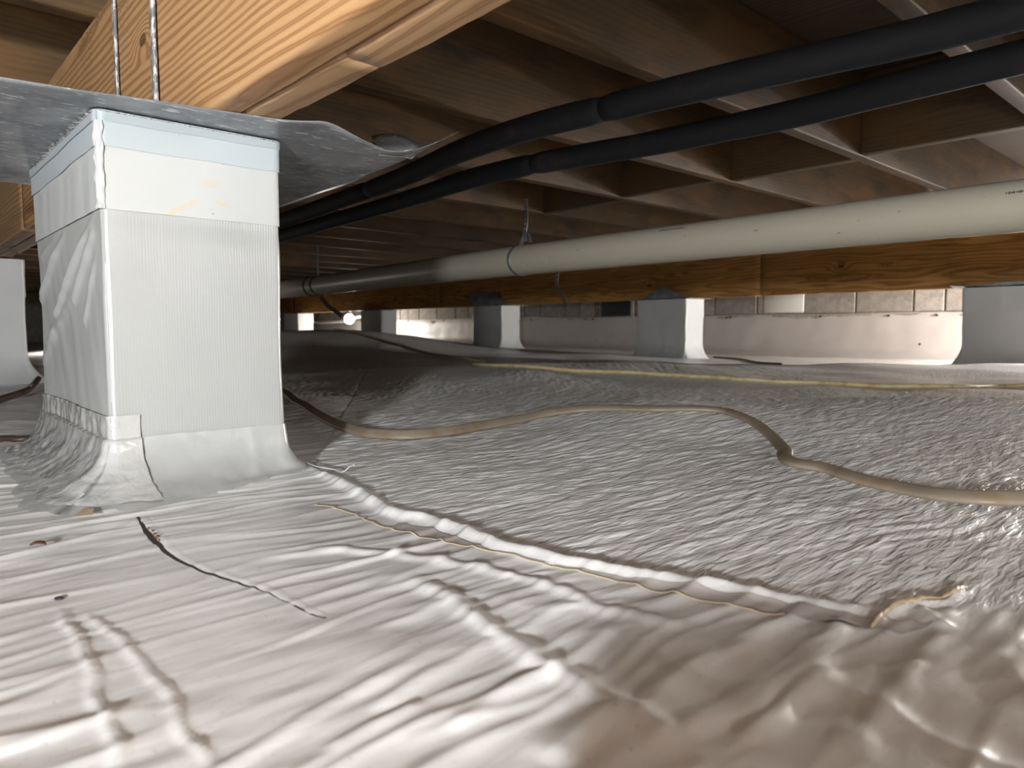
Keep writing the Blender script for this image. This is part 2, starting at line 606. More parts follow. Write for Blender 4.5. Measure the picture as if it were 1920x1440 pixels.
M['cable'] = cable_mat('grey_cable', (0.25, 0.205, 0.15), (0.20, 0.115, 0.06), 0.6)
M['cord'] = cable_mat('yellow_cord', (0.55, 0.46, 0.26), (0.36, 0.22, 0.10), 0.8)
M['brown_cord'] = cable_mat('brown_cord', (0.06, 0.035, 0.025), (0.02, 0.015, 0.01), 0.6)
M['leaf'] = newmat('dry_leaf', 0.7, (0.13, 0.04, 0.022))[0]
M['crumb'] = newmat('soil_crumb', 0.9, (0.10, 0.045, 0.02))[0]
M['soil'] = newmat('gap_shade_soil', 0.95, (0.035, 0.022, 0.015))[0]  # dark tone stands for shade in the gap as well as soil
M['chip'] = newmat('black_chip', 0.6, (0.012, 0.011, 0.012))[0]
M['nail'] = newmat('dark_pin', 0.5, (0.05, 0.045, 0.045), 0.5, 0.5)[0]
M['white_pvc'] = newmat('white_pipe', 0.4, (0.75, 0.74, 0.70))[0]
mb, ntb, bb = newmat('lamp_globe', 0.3, (1, 1, 1))
bb.inputs['Emission Color'].default_value = (1.0, 0.96, 0.86, 1)
bb.inputs['Emission Strength'].default_value = 18.0
M['globe'] = mb

# ------------------------------------------------------------------ floor: the ground liner
XP0, XP1, YP0, YP1 = -1.34, -0.915, 0.20, 0.41     # near pier
ZB = 0.437                                          # underside of the near beam
ZJ = 0.697                                          # underside of the joists


def gentle(X, Y):
    """rolling ground below the liner"""
    s = X * rt[0] + Y * rt[1]
    t = X * fw[0] + Y * fw[1]
    z = 0.034 * np.exp(-((t - 1.50 - 0.10 * (s - 0.6)) / 0.27) ** 2) * sstep(-0.10, 0.45, s)
    z = z + 0.050 * np.exp(-((t - 2.9) / 0.70) ** 2) * sstep(-1.0, 0.2, s) * (1 - 0.75 * sstep(0.5, 1.3, s))
    z = z + 0.014 * np.exp(-((t - 3.45) / 0.30) ** 2) * sstep(0.7, 1.3, s) - 0.022 * sstep(3.5, 4.0, t) * sstep(0.5, 1.2, s)
    g = np.where(s > -1.45, np.exp(-((s + 1.45) / 0.95) ** 2), 1.0)
    z = z + 0.185 * g * np.where(t < 6.2, np.exp(-((t - 6.2) / 1.25) ** 2), np.exp(-((t - 6.2) / 1.6) ** 2)) * sstep(-4.2, -2.4, s)
    z = z + 0.010 * pn(X * 1.6 + 3, Y * 1.6) * sstep(0.9, 1.6, t) - 0.006 * pn(X * 3.1, Y * 3.1 + 9) * sstep(0.5, 1.3, t)
    # flat where piers stand
    for (px, py) in ((-1.13, 0.3), (-3.25, 0.3)):
        d = np.sqrt((X - px) ** 2 + (Y - py) ** 2)
        z = z * sstep(0.25, 0.6, d)
    return z


def hit(px, py, off=0.0):
    """first point of the rolling ground under a sight line"""
    d = ray(px, py)
    t = np.geomspace(0.15, 16, 3000)
    P = CAM[None] + d[None] * t[:, None]
    k = np.nonzero(P[:, 2] < gentle(P[:, 0], P[:, 1]) + off)[0]
    p = P[k[0]] if len(k) else P[-1]
    return np.array([p[0], p[1], float(gentle(p[0:1], p[1:2])[0]) + off])


RIDGES = [  # (points as seen, height, half width, asymmetry)
    ([(583, 880), (612, 893), (650, 912), (695, 938), (740, 964), (768, 971), (800, 977), (835, 987), (870, 1002), (950, 1033), (1060, 1060), (1200, 1086), (1330, 1106), (1450, 1126), (1560, 1140), (1680, 1152)], 0.0085, 0.0085),
    ([(565, 1030), (620, 1031), (680, 1037), (750, 1043), (810, 1054), (870, 1064), (940, 1080), (1000, 1094), (1050, 1109), (1130, 1140), (1200, 1161), (1320, 1186)], 0.0042, 0.008),
    ([(765, 1085), (800, 1100), (850, 1130), (905, 1170), (1000, 1232), (1080, 1280), (1180, 1335), (1270, 1392), (1340, 1440)], 0.0060, 0.011),
    ([(155, 1145), (200, 1178), (250, 1220), (290, 1265), (330, 1330), (370, 1395), (420, 1445)], 0.0028, 0.0030),
    ([(105, 1140), (135, 1190), (165, 1255), (195, 1330), (215, 1390), (235, 1445)], 0.0030, 0.0030),
    ([(1630, 1187), (1655, 1165), (1690, 1143), (1740, 1133), (1780, 1124), (1812, 1108)], 0.0065, 0.005),
    ([(1720, 1140), (1745, 1165), (1775, 1190)], 0.005, 0.008),
    ([(700, 1180), (790, 1150), (850, 1125), (960, 1090), (1060, 1068)], 0.0025, 0.006),
    ([(740, 1290), (860, 1230), (1000, 1170), (1050, 1140), (1180, 1125)], 0.0028, 0.006),
    ([(700, 1330), (800, 1270), (900, 1215), (935, 1190)], 0.0035, 0.007),
    ([(840, 1370), (930, 1310), (1020, 1260), (1060, 1245)], 0.0035, 0.007),
    ([(1180, 1330), (1290, 1260), (1380, 1220), (1480, 1160), (1550, 1120)], 0.0035, 0.007),
    ([(1040, 1440), (1090, 1380), (1150, 1345), (1200, 1335)], 0.007, 0.012),
    ([(1250, 1400), (1330, 1350), (1400, 1330), (1470, 1290), (1530, 1230), (1600, 1170)], 0.006, 0.010),
    ([(1400, 1400), (1450, 1350), (1510, 1290), (1560, 1250)], 0.007, 0.010),
    ([(1580, 1410), (1640, 1350), (1690, 1290), (1720, 1240)], 0.006, 0.010),
    ([(600, 1420), (700, 1360), (790, 1320)], 0.003, 0.007),
    ([(130, 1010), (230, 990), (262, 978)], 0.002, 0.006),
]
RIDGES = [(smooth_path(np.array([hit(x, y)[:2] for x, y in pts]), 160), h, w) for pts, h, w in RIDGES]


def polydist(X, Y, P):
    """distance to a polyline and a taper towards its ends"""
    sh = X.shape
    q = np.stack([X.ravel(), Y.ravel()], 1)
    best = np.full(len(q), 9.0)
    par = np.zeros(len(q))
    n = len(P) - 1
    for i in range(n):
        a, b = P[i], P[i + 1]
        d = b - a
        u = np.clip(((q - a) @ d) / (d @ d), 0, 1)
        r = np.hypot(q[:, 0] - a[0] - u * d[0], q[:, 1] - a[1] - u * d[1])
        k = r < best
        best[k] = r[k]
        par[k] = (i + u[k]) / n
    return best.reshape(sh), par.reshape(sh)


SEAM = RIDGES[0][0]


def side_of_seam(X, Y):
    """1 on the far sheet with fine ripples, 0 on the near sheet (signed by direction across the first fold)"""
    s = X * rt[0] + Y * rt[1]
    t = X * fw[0] + Y * fw[1]
    ss = SEAM[:, 0] * rt[0] + SEAM[:, 1] * rt[1]
    tt = SEAM[:, 0] * fw[0] + SEAM[:, 1] * fw[1]
    o = np.argsort(ss)
    ts = np.interp(s, ss[o], tt[o])
    ts = np.where(s < ss.min(), tt[np.argmin(ss)] + (ss.min() - s) * 6, ts)
    return sstep(-0.008, 0.02, t - ts)


def floor_z(X, Y):
    X = np.atleast_1d(np.asarray(X, float))
    Y = np.atleast_1d(np.asarray(Y, float))
    z = gentle(X, Y)
    far = side_of_seam(X, Y)
    dist = np.hypot(X, Y)
    wx = X + 0.018 * pn(X * 7, Y * 7)
    # near sheet: long thin ridges that run along Y
    n1 = pn(wx * 17 + 0.7 * Y, Y * 2.3)
    n2 = pn(wx * 31 + 40, Y * 3.6 + 7)
    near = 0.0025 * np.maximum(0, 1 - 4.2 * np.abs(n1)) ** 1.5 + 0.0016 * np.maximum(0, 1 - 3.6 * np.abs(n2)) ** 1.4
    near = near + 0.0012 * pn(wx * 55, Y * 22 + 3) + (0.0013 * pn(X * 34 + 3, Y * 30) + 0.0015 * np.maximum(0, 1 - 4.5 * np.abs(pn(X * 11 + 5 + 4 * Y, Y * 9 - 5 * X))) ** 1.5) * sstep(-0.1, 0.2, X * rt[0] + Y * rt[1]) + 0.004 * pn(X * 5.5, Y * 5.5)
    near = near * (0.75 + 0.6 * pn(X * 4 + 9, Y * 4))
    # far sheet: close fine ripples
    wy = Y + 0.02 * pn(X * 9 + 2, Y * 5)
    fr = 0.0013 * pn(wx * 70 + 2 * pn(X * 6, Y * 6), wy * 15) + 0.0007 * pn(wx * 38 + 8, wy * 9) + 0.0008 * pn(wx * 105, wy * 28)
    fr = fr + 0.003 * pn(X * 4.0 + 31, Y * 4.0)
    fade = 1 - 0.6 * sstep(2.0, 5.0, dist)
    return z + ((1 - far) * near + far * fr) * fade


def seg(a, b, n):
    return list(np.linspace(a, b, n, endpoint=False))


def grow(a, b, step, r):
    out, x = [], a
    sgn = 1 if b > a else -1
    while (b - x) * sgn > 0:
        out.append(x)
        step *= r
        x += sgn * step
    out.append(b)
    return out


def spread(a, b, lo, hi, step, r=1.06):
    mid = list(np.arange(a, b, step))
    left = grow(a, lo, step, r)[1:][::-1]
    right = grow(b, hi, step, r)
    return np.array(left + mid + right)


tg = spread(0.20, 1.55, -3.0, 15.5, 0.0027, 1.028)
sg = spread(-0.80, 0.98, -11.0, 8.5, 0.0029, 1.045)
S2, T2 = np.meshgrid(sg, tg)
XX = S2 * rt[0] + T2 * fw[0]
YY = S2 * rt[1] + T2 * fw[1]
ZZ = floor_z(XX.ravel(), YY.ravel()).reshape(XX.shape)
FAR = side_of_seam(XX, YY)
RZ = np.zeros_like(ZZ)
for P, h, w in RIDGES:
    lo, hi = P.min(0) - 0.06, P.max(0) + 0.06
    k = (XX > lo[0]) & (XX < hi[0]) & (YY > lo[1]) & (YY < hi[1])
    if not k.any():
        continue
    wob = 0.006 * pn(XX[k] * 30, YY[k] * 30)
    d, par = polydist(XX[k] + 0.6 * wob, YY[k] - 0.6 * wob, P)
    tp = np.clip(np.minimum(par, 1 - par) / 0.12, 0, 1)
    w *= 1.0 if h > 0.008 else 0.78
    RZ[k] = np.maximum(RZ[k], (0.8 if h > 0.008 else 0.66) * h * tp * np.exp(-(d / (w * (1 + 0.25 * pn(XX[k] * 22, YY[k] * 22)))) ** 2))
ZZ += RZ
# the lapped sheet: a step in the liner along its free edge
LAP = smooth_path([hit(x, y)[:2] for x, y in [(258, 972), (270, 990), (297, 1022), (320, 1045), (352, 1062), (395, 1080), (440, 1092), (500, 1110), (545, 1132), (580, 1150), (610, 1160)]], 150)


def lap_lift(u):
    return (0.0036 * np.exp(-((u - 0.30) / 0.16) ** 2) + 0.0026 * (1 - 0.5 * u)) * np.clip((1 - u) * 4, 0, 1) * np.clip(u * 8, 0, 1)


k = (XX > LAP[:, 0].min() - 0.2) & (XX < LAP[:, 0].max() + 0.2) & (YY > LAP[:, 1].min() - 0.2) & (YY < LAP[:, 1].max() + 0.2)
d, par = polydist(XX[k], YY[k], LAP)
ii = np.clip((par * 149).astype(int), 0, 148)
tv = LAP[ii + 1] - LAP[ii]
sd = tv[:, 0] * (YY[k] - LAP[ii, 1]) - tv[:, 1] * (XX[k] - LAP[ii, 0])
ref = tv[:, 0] * (fw[1] + 0.6 * rt[1]) - tv[:, 1] * (fw[0] + 0.6 * rt[0])
ZZ[k] += np.where(sd * ref > 0, lap_lift(par) * np.exp(-(d / 0.09) ** 2) * sstep(0.0, 0.006, d), 0)
nv, nu = XX.shape
verts = np.stack([XX, YY, ZZ], -1).reshape(-1, 3)
idx = np.arange(nv * nu).reshape(nv, nu)
quads = np.stack([idx[:-1, :-1], idx[:-1, 1:], idx[1:, 1:], idx[1:, :-1]], -1).reshape(-1, 4)
me = bpy.data.meshes.new('floor')
me.vertices.add(len(verts))
me.vertices.foreach_set('co', verts.ravel())
me.loops.add(quads.size)
me.loops.foreach_set('vertex_index', quads.ravel().astype(np.int32))
me.polygons.add(len(quads))
me.polygons.foreach_set('loop_start', np.arange(0, quads.size, 4, dtype=np.int32))
me.polygons.foreach_set('use_smooth', np.ones(len(quads), bool))
me.update(calc_edges=True)
at = me.attributes.new('ripple', 'FLOAT', 'POINT')
at.data.foreach_set('value', FAR.ravel().astype(np.float32))
floor = link('floor', me, smooth=False, mat=M['floor'])
tag(floor, 'pale wrinkled plastic ground liner covering the crawlspace floor', kind='structure')


def fz(x, y):
    """height of the finished liner near a point"""
    s = x * rt[0] + y * rt[1]
    t = x * fw[0] + y * fw[1]
    i = int(np.clip(np.searchsorted(sg, s), 1, nu - 1))
    j = int(np.clip(np.searchsorted(tg, t), 1, nv - 1))
    a = (s - sg[i - 1]) / (sg[i] - sg[i - 1])
    b = (t - tg[j - 1]) / (tg[j] - tg[j - 1])
    a, b = min(max(a, 0), 1), min(max(b, 0), 1)
    return float((ZZ[j - 1, i - 1] * (1 - a) + ZZ[j - 1, i] * a) * (1 - b) + (ZZ[j, i - 1] * (1 - a) + ZZ[j, i] * a) * b)


def drape(P, off):
    return np.array([(p[0], p[1], fz(p[0], p[1]) + off) for p in P])


def ribbon(name, A, B, n, m, off, mat, parent, edge=0.0):
    """a strip laid over the liner between two lines"""
    A = smooth_path(A, n)
    B = smooth_path(B, n)
    V = []
    for i in range(n):
        for j in range(m):
            f = j / (m - 1)
            p = A[i] * (1 - f) + B[i] * f
            V.append((p[0], p[1], fz(p[0], p[1]) + off + edge * (1 if j in (0, m - 1) else 0)))
    return pydata(name, V, gridfaces(m, n, flip=True), mat, parent)


def flo(pts):
    return [hit(x, y)[:2] for x, y in pts]


# tape over the lap of the two sheets, between the first fold and the thin tan line
ribbon('seam_tape', flo([(745, 983), (800, 993), (866, 1018), (948, 1047), (1060, 1071), (1200, 1095), (1330, 1115), (1450, 1136), (1600, 1158), (1750, 1178)]),
       flo([(735, 991), (770, 1003), (850, 1025), (940, 1042.5), (1040, 1068), (1150, 1092), (1280, 1122), (1400, 1147), (1540, 1172), (1690, 1196)]), 180, 9, 0.0012, M['seam_tape'], floor)
tl = smooth_path(flo([(590, 950), (650, 962), (700, 985), (770, 1006), (850, 1027), (940, 1045), (1040, 1071), (1150, 1095), (1280, 1125), (1400, 1150), (1470, 1166)]), 220)
V = []
for i, p in enumerate(tl):
    d = tl[min(i + 1, 219)] - tl[max(i - 1, 0)]
    d = d / np.linalg.norm(d)
    nrm = np.array([-d[1], d[0]])
    w = 0.0003 + 0.0004 * abs(math.sin(i * 0.7) * math.sin(i * 0.23))
    for k in (-1, 0, 1):
        q = p + nrm * k * w
        V.append((q[0], q[1], fz(q[0], q[1]) + (0.0022 if k == 0 else 0.0014)))
pydata('tape_edge', V, gridfaces(3, 220, flip=True), M['tan_edge'], floor)
tl = smooth_path(flo([(1632, 1186), (1660, 1162), (1692, 1142), (1740, 1132), (1785, 1122), (1812, 1106)]), 80)
V = []
for i, p in enumerate(tl):
    d = tl[min(i + 1, 79)] - tl[max(i - 1, 0)]
    d = d / np.linalg.norm(d)
    nrm = np.array([-d[1], d[0]])
    w = 0.0006 + 0.0008 * abs(math.sin(i * 0.5))
    for k in (-1, 0, 1):
        q = p + nrm * k * w
        V.append((q[0], q[1], fz(q[0], q[1]) + (0.0032 if k == 0 else 0.001)))
pydata('torn_crease', V, gridfaces(3, 80, flip=True), M['tan_edge'], floor)

# lapped sheet: raised free edge; a dark strip paints the slit's shade and soil
lap = LAP
V = []
for i, p in enumerate(lap):
    d = lap[min(i + 1, 149)] - lap[max(i - 1, 0)]
    d = d / np.linalg.norm(d)
    nrm = np.array([-d[1], d[0]])
    if nrm @ np.array([fw[0] + 0.6 * rt[0], fw[1] + 0.6 * rt[1]]) < 0:
        nrm = -nrm
    u = i / 149
    lift = float(lap_lift(u))
    zs_ = [fz(*(p + nrm * o)) for o in (0.007, 0.016)]
    for (o, z) in ((0.0, fz(*p) * 0.0 + zs_[0] - 0.0002), (0.002, zs_[0] + 0.0001), (0.007, zs_[0] + 0.0003), (0.016, zs_[1] - 0.0012)):
        q = p + nrm * o
        V.append((q[0], q[1], z))
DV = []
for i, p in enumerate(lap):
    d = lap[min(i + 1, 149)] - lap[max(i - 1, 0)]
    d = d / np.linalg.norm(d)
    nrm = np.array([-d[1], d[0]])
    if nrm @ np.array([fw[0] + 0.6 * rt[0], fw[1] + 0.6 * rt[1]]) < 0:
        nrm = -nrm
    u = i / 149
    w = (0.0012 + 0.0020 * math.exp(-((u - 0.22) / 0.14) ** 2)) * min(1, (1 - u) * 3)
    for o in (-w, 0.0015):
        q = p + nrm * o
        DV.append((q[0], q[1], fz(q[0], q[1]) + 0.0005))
pydata('slit_shade_soil', DV, gridfaces(2, 150), M['soil'], floor)
o = pydata('lapped_sheet', V, gridfaces(4, 150), M['floor'], floor, origin=(0, 0, 0))

# ------------------------------------------------------------------ ceiling and walls
def wallbox(name, lo, hi, mat, label):
    return tag(box(name, lo, hi, mat, None, 0.002), label, kind='structure')


ceil = wallbox('ceiling', (-13.2, -3.2, 0.932), (3.4, 5.9, 0.96), M['subfloor'], 'dark stained wooden subfloor above the joists')
YW = 5.60
back = wallbox('wall_back', (-13.2, YW + 0.012, -0.05), (3.4, YW + 0.19, 0.93), M['mortar'], 'grey concrete block foundation wall along the back')
left = wallbox('wall_left', (-13.2, -3.2, -0.05), (-13.0, 5.7, 0.93), M['cmu'], 'grey concrete foundation wall at the far end')
wallbox('wall_right', (3.2, -3.2, -0.05), (3.4, 5.7, 0.93), M['cmu'], 'concrete foundation wall at the near end')
wallbox('wall_front', (-13.2, -3.2, -0.05), (3.4, -3.0, 0.93), M['cmu'], 'concrete foundation wall behind the photographer')
bms = {}
for w_ in (0.394, 0.191, 0.258):
    bms[w_] = box_mesh('concrete_block', w_, 0.06, 0.192, 0.004, 1)
    bms[w_].materials.append(M['cmu'])
for c in range(4):
    z0 = 0.115 + 0.203 * c
    x = 2.7 - 0.13 * c
    while x > -12.6:
        w_ = random.choice((0.394, 0.394, 0.191, 0.258)) if c else 0.394
        xc = x - w_ / 2
        x -= w_ + 0.012
        if c == 1 and -4.9 < xc < -4.38 and abs(xc + 4.64) < 0.22 + w_ / 2 - 0.05:
            continue
        link('concrete_block', bms[w_], back, (xc, YW + 0.022 + random.uniform(-0.004, 0.004), z0 + 0.1), False)
# one whitewashed block and the dark vent opening
wb = box('painted_block', (-3.04, YW - 0.012, 0.33), (-2.70, YW + 0.03, 0.515), M['white_pvc'], back, 0.004)
fr = box('vent_frame', (-4.86, YW - 0.015, 0.31), (-4.42, YW + 0.02, 0.52), M['cmu'], back, 0.003)
box('vent_opening', (-4.83, YW - 0.02, 0.325), (-4.45, YW - 0.012, 0.51), M['vent'], fr, 0.002)
# liner hung on the wall, pinned along its top, running out onto the floor
lx = np.linspace(1.6, -12.4, 420)
prof = [(0.004, 1.0), (0.006, 0.985), (0.010, 0.8), (0.012, 0.6), (0.014, 0.4), (0.020, 0.22), (0.038, 0.10), (0.075, 0.035), (0.13, 0.012), (0.20, 0.0)]
V = []
for x in lx:
    top = 0.312 + 0.0022 * (-x) + 0.004 * float(pn(x * 1.3, 2.0))
    for (o_, f) in prof:
        y = YW - o_ - 0.008 * abs(float(pn(x * 2.1, f * 3 + 1))) * (0.3 < f < 0.95) - 0.003 * (1 + float(pn(x * 7, f * 5)))
        z = max(fz(x, y) + 0.003, 0) + f * top * 0.98 + 0.002
        if f == 0:
            z = fz(x, y) + 0.0006
        V.append((x, y, z))
wl = pydata('wall_liner', V, gridfaces(len(prof), len(lx), flip=True), M['wall_liner'], back, origin=(0, YW, 0))
nm = None
for x in list(np.arange(-0.9, -9.5, -0.83)) + [-1.32, -1.55, -3.35, -4.28, -4.95, -2.05]:
    if nm is None:
        bm = bmesh.new()
        bmesh.ops.create_uvsphere(bm, u_segments=10, v_segments=6, radius=0.010, matrix=Matrix.Diagonal((1, 0.5, 1, 1)))
        nm = bpy.data.meshes.new('liner_pin')
        bm.to_mesh(nm)
        bm.free()
        nm.materials.append(M['nail'])
    zz = 0.288 + 0.0022 * (-x)
    link('liner_pin', nm, back, (x, YW - 0.016, zz))
link('liner_pin', nm, back, (-1.83, YW - 0.02, 0.085))
link('liner_pin', nm, back, (-4.9, YW - 0.02, 0.075))

# ------------------------------------------------------------------ timber
def lumber(name, x0, x1, y0, y1, z0, z1, mat, parent, n=60, wear=0.0006, r=0.004, origin=None):
    """a plank along X with eased, slightly worn arrises"""
    base = []
    for (cy, cz, a0) in ((y1 - r, z1 - r, 0), (y0 + r, z1 - r, 90), (y0 + r, z0 + r, 180), (y1 - r, z0 + r, 270)):
        for k in range(4):
            a = math.radians(a0 + 30 * k)
            base.append((cy + r * math.cos(a), cz + r * math.sin(a)))
    m = len(base)
    xs = np.linspace(x0, x1, n)
    V = []
    for x in xs:
        for k, (y, z) in enumerate(base):
            V.append((x, y + wear * float(pn(x * 9, k // 4 * 3.1)) + 0.5 * wear * float(pn(x * 40, k)), z + wear * float(pn(x * 8 + 5, k // 4 * 1.7)) + 0.5 * wear * float(pn(x * 45 + 3, k))))
    fs = gridfaces(m, n, True, flip=True)
    fs.append(tuple(range(m)))
    fs.append(tuple((n - 1) * m + m - 1 - k for k in range(m)))
    return pydata(name, V, fs, mat, parent, origin=((x0 + x1) / 2, (y0 + y1) / 2, (z0 + z1) / 2) if origin is None else origin)


nb = empty('floor_beam', (-1.1, 0.336, ZB), 'bright orange doubled timber beam resting on the large white pier', 'beam')
kp = W(268, 75, y=0.295)
lumber('plank', -2.14, 1.6, 0.295, 0.3335, ZB + 0.002, ZJ, M['beam_front'], nb, 240, 0.0012, 0.007, origin=(kp[0], 0.31, kp[2]))
lumber('plank', -6.2, -2.144, 0.297, 0.3335, ZB + 0.002, ZJ, M['beam'], nb, 60, 0.001, 0.006)
lumber('plank', -9.0, -6.204, 0.296, 0.3335, ZB + 0.002, ZJ, M['beam'], nb, 30, 0.001, 0.006)
lumber('plank', -0.600, 1.6, 0.3350, 0.378, ZB + 0.002, ZJ, M['beam'], nb, 120, 0.0016, 0.005)
lumber('plank', -4.2, -0.603, 0.3350, 0.378, ZB + 0.0025, ZJ, M['beam'], nb, 160, 0.0016, 0.005)
lumber('plank', -9.0, -4.204, 0.3350, 0.378, ZB + 0.002, ZJ, M['beam'], nb, 40, 0.001, 0.005)

YG0, YG1, ZG = 4.47, 4.55, 0.418
gb = empty('back_floor_beam', (-3.0, 4.51, ZG), 'dark honey pine beam across the back above the small piers', 'beam')
for x0, x1 in ((-2.46, 1.6), (-6.1, -2.465), (-9.6, -6.105), (-12.9, -9.605)):
    lumber('plank', x0, x1, YG0, YG0 + 0.039, ZG, ZJ, M['girder'], gb, 60, 0.002, 0.005)
for x0, x1 in ((-0.5, 1.6), (-4.3, -0.505), (-8.0, -4.305), (-12.9, -8.005)):
    lumber('plank', x0, x1, YG0 + 0.041, YG1, ZG + 0.002, ZJ, M['girder'], gb, 60, 0.002, 0.005)

JX = [0.46, 0.01, -0.435, -0.895, -1.345, -1.79, -2.26, -2.735, -3.19, -3.61, -4.03, -4.48, -4.93, -5.38, -5.83, -6.28, -6.73, -7.18, -7.63, -8.08, -8.53, -8.98, -9.43, -9.88, -10.33, -10.78, -11.23, -11.68]
ORD = 'first second third fourth fifth sixth seventh eighth ninth tenth eleventh twelfth thirteenth fourteenth fifteenth sixteenth seventeenth eighteenth nineteenth twentieth'.split()
jm = None
JT = 0.038
vis0 = JX.index(-0.435)
JLAB = {
    2: 'pale joist piece glimpsed above both black pipes in the top right corner',
    3: 'joist crossing high over the black pipes at the far upper right',
    4: 'weathered joist just right of the big beam end, above the upper black pipe',
}
for i, x in enumerate(JX):
    if jm is None:
        jm = lumber('floor_joist', -4.35, 4.35, -JT / 2, JT / 2, -0.1165, 0.1165, M['joist'], None, 60, 0.0012, 0.004)
        o = jm
        o.location = (0, 0, 0)
    else:
        o = jm.copy()
        COL.objects.link(o)
    o.rotation_euler = (0, 0, math.pi / 2)
    o.location = (x - JT / 2 * (1 if x > -2 else 1), 1.3, ZJ + 0.1175)
    k = i - vis0
    if x == 0.46:
        lab = 'grimy joist at the right end of the row, above the pipes'
    elif x == 0.01:
        lab = 'joist next to the right end of the row, above the pipes'
    elif k < 14:
        lab = 'grimy floor joist over the black pipes, %s right of the orange beam end' % ORD[k] if k == 0 else 'grimy floor joist over the black pipes, %s of the full row from the right' % ORD[k]
    else:
        lab = 'distant dark floor joist above the far end of the cream pipe'
    tag(o, lab, 'joist', 'floor joists', 'thing')

# solid blocking between the joists
bcount = 0
for i in range(0, len(JX) - 1):
    x1 = JX[i] - JT
    x0 = JX[i + 1]
    y = 2.20 + (0.02 if i % 2 else -0.025)
    if x0 < -2.5:
        break
    o = box('joist_blocking', (x0 + 0.001, y, ZJ + 0.003), (x1 - 0.001, y + JT, ZJ + 0.233), M['block_wood'], None, 0.003)
    bcount += 1
    tag(o, 'short wooden blocking between joists behind the black pipes, %s from the right' % ORD[min(bcount - 1, 19)], 'blocking', 'blocking between the joists', 'thing')

# ------------------------------------------------------------------ piers
def perimeter(x0, x1, y0, y1, r, n):
    """points and outward normals around a rounded rectangle, starting at the near corner (x1,y0), going +Y first"""
    seg_ = []
    cs = [((x1 - r, y0 + r), -45, 0), ((x1 - r, y1 - r), 0, 90), ((x0 + r, y1 - r), 90, 180), ((x0 + r, y0 + r), 180, 270), ((x1 - r, y0 + r), 270, 315)]
    dense = []
    for (c, a0, a1) in cs:
        for a in np.linspace(a0, a1, 8):
            ar = math.radians(a)
            dense.append((c[0] + r * math.cos(ar), c[1] + r * math.sin(ar), math.cos(ar), math.sin(ar)))
    dense = np.array(dense + [dense[0]])
    L = np.concatenate([[0], np.cumsum(np.hypot(np.diff(dense[:, 0]), np.diff(dense[:, 1])))])
    q = np.linspace(0, L[-1], n, endpoint=False)
    # pull extra samples into the corners
    for a in L[1:-1]:
        q = np.append(q, a)
    q = np.unique(np.round(q, 6))
    out = np.stack([np.interp(q, L, dense[:, k]) for k in range(4)], 1)
    out[:, 2:] /= np.linalg.norm(out[:, 2:], axis=1)[:, None]
    return out, q, L[-1]


def shell(name, per, zs, disp, mat, parent, keep=None, origin=None):
    """wrap mesh: disp(px,py,q,z) -> outward offset"""
    pts, q, L = per
    n = len(pts)
    V = []
    for z in zs:
        for i in range(n):
            x, y, nx, ny = pts[i]
            zz = z(x, y, q[i]) if callable(z) else z
            d = disp(x, y, q[i], zz)
            V.append((x + nx * d, y + ny * d, zz))
    return pydata(name, V, gridfaces(n, len(zs), True), mat, parent, origin=origin)


def segd(p, a, b):
    a, b, p = np.array(a), np.array(b), np.array(p)
    d = b - a
    u = min(1, max(0, (p - a) @ d / (d @ d)))
    return float(np.hypot(*(p - a - u * d))), u


pc = ((XP0 + XP1) / 2, (YP0 + YP1) / 2)
pier = empty('support_pier', (pc[0], pc[1], 0), 'large bright white plastic-wrapped pier under the orange beam', 'pier')
per = perimeter(XP0, XP1, YP0, YP1, 0.008, 260)
BZ = W(190, 391, x=XP1)[2]
# folds on the left face (x along the beam, z)
LF = []
for a, b, h, w in (((105, 590), (178, 395), 0.006, 0.006), ((75, 560), (120, 440), 0.006, 0.007), ((78, 480), (112, 430), 0.005, 0.006),
                   ((140, 560), (172, 440), 0.0045, 0.008), ((90, 640), (135, 560), 0.003, 0.009), ((160, 600), (176, 500), 0.003, 0.007), ((70, 700), (100, 620), 0.003, 0.01)):
    A = W(a[0], a[1], y=YP0)
    B = W(b[0], b[1], y=YP0)
    LF.append(((A[0], A[2]), (B[0], B[2]), h, w))


def wrap_disp(x, y, q, z):
    d = 0.0012 * float(pn(q * 9, z * 7)) + 0.004 * float(pn(q * 4 + 3, z * 4))
    if y < YP0 + 0.006:
        edge = min(1, max(0, (XP1 - x) / 0.02)) * (0.35 + 0.65 * min(1, max(0, (x - XP0) / 0.03)))
        for A, B, h, w in LF:
            r, u = segd((x, z), A, B)
            d += edge * h * math.exp(-(r / w) ** 2)
        d += edge * 0.0013 * float(pn(x * 26 + z * 11, z * 5 - x * 4))
    d *= min(1.0, max(0.15, (BZ - 0.004 - z) / 0.03))
    if x > XP1 - 0.006:
        d += 0.0012 * float(pn(y * 14 + z * 5, z * 7 + y * 3 + 20)) * min(1, max(0, (y - YP0) / 0.02))
    return d


shell('liner_wrap', per, list(np.linspace(0.0, BZ + 0.01, 110)), wrap_disp, M['wrap'], pier)
ZT = ZB - 0.0015
shell('upper_band', per, list(np.linspace(BZ, ZT - 0.0005, 24)), lambda x, y, q, z: 0.0022 + 0.0009 * float(pn(q * 9, z * 8)) + 0.0012 * float(pn(q * 25, z * 3)) * (y < YP0 + 0.006), M['band'], pier,
      origin=(XP1, (YP0 + YP1) / 2, (BZ + ZT) / 2))
z1a, z1b = W(184, 272, x=XP1)[2], W(532, 326, x=XP1)[2]
z2a, z2b = W(184, 226, x=XP1)[2], W(530, 284, x=XP1)[2]


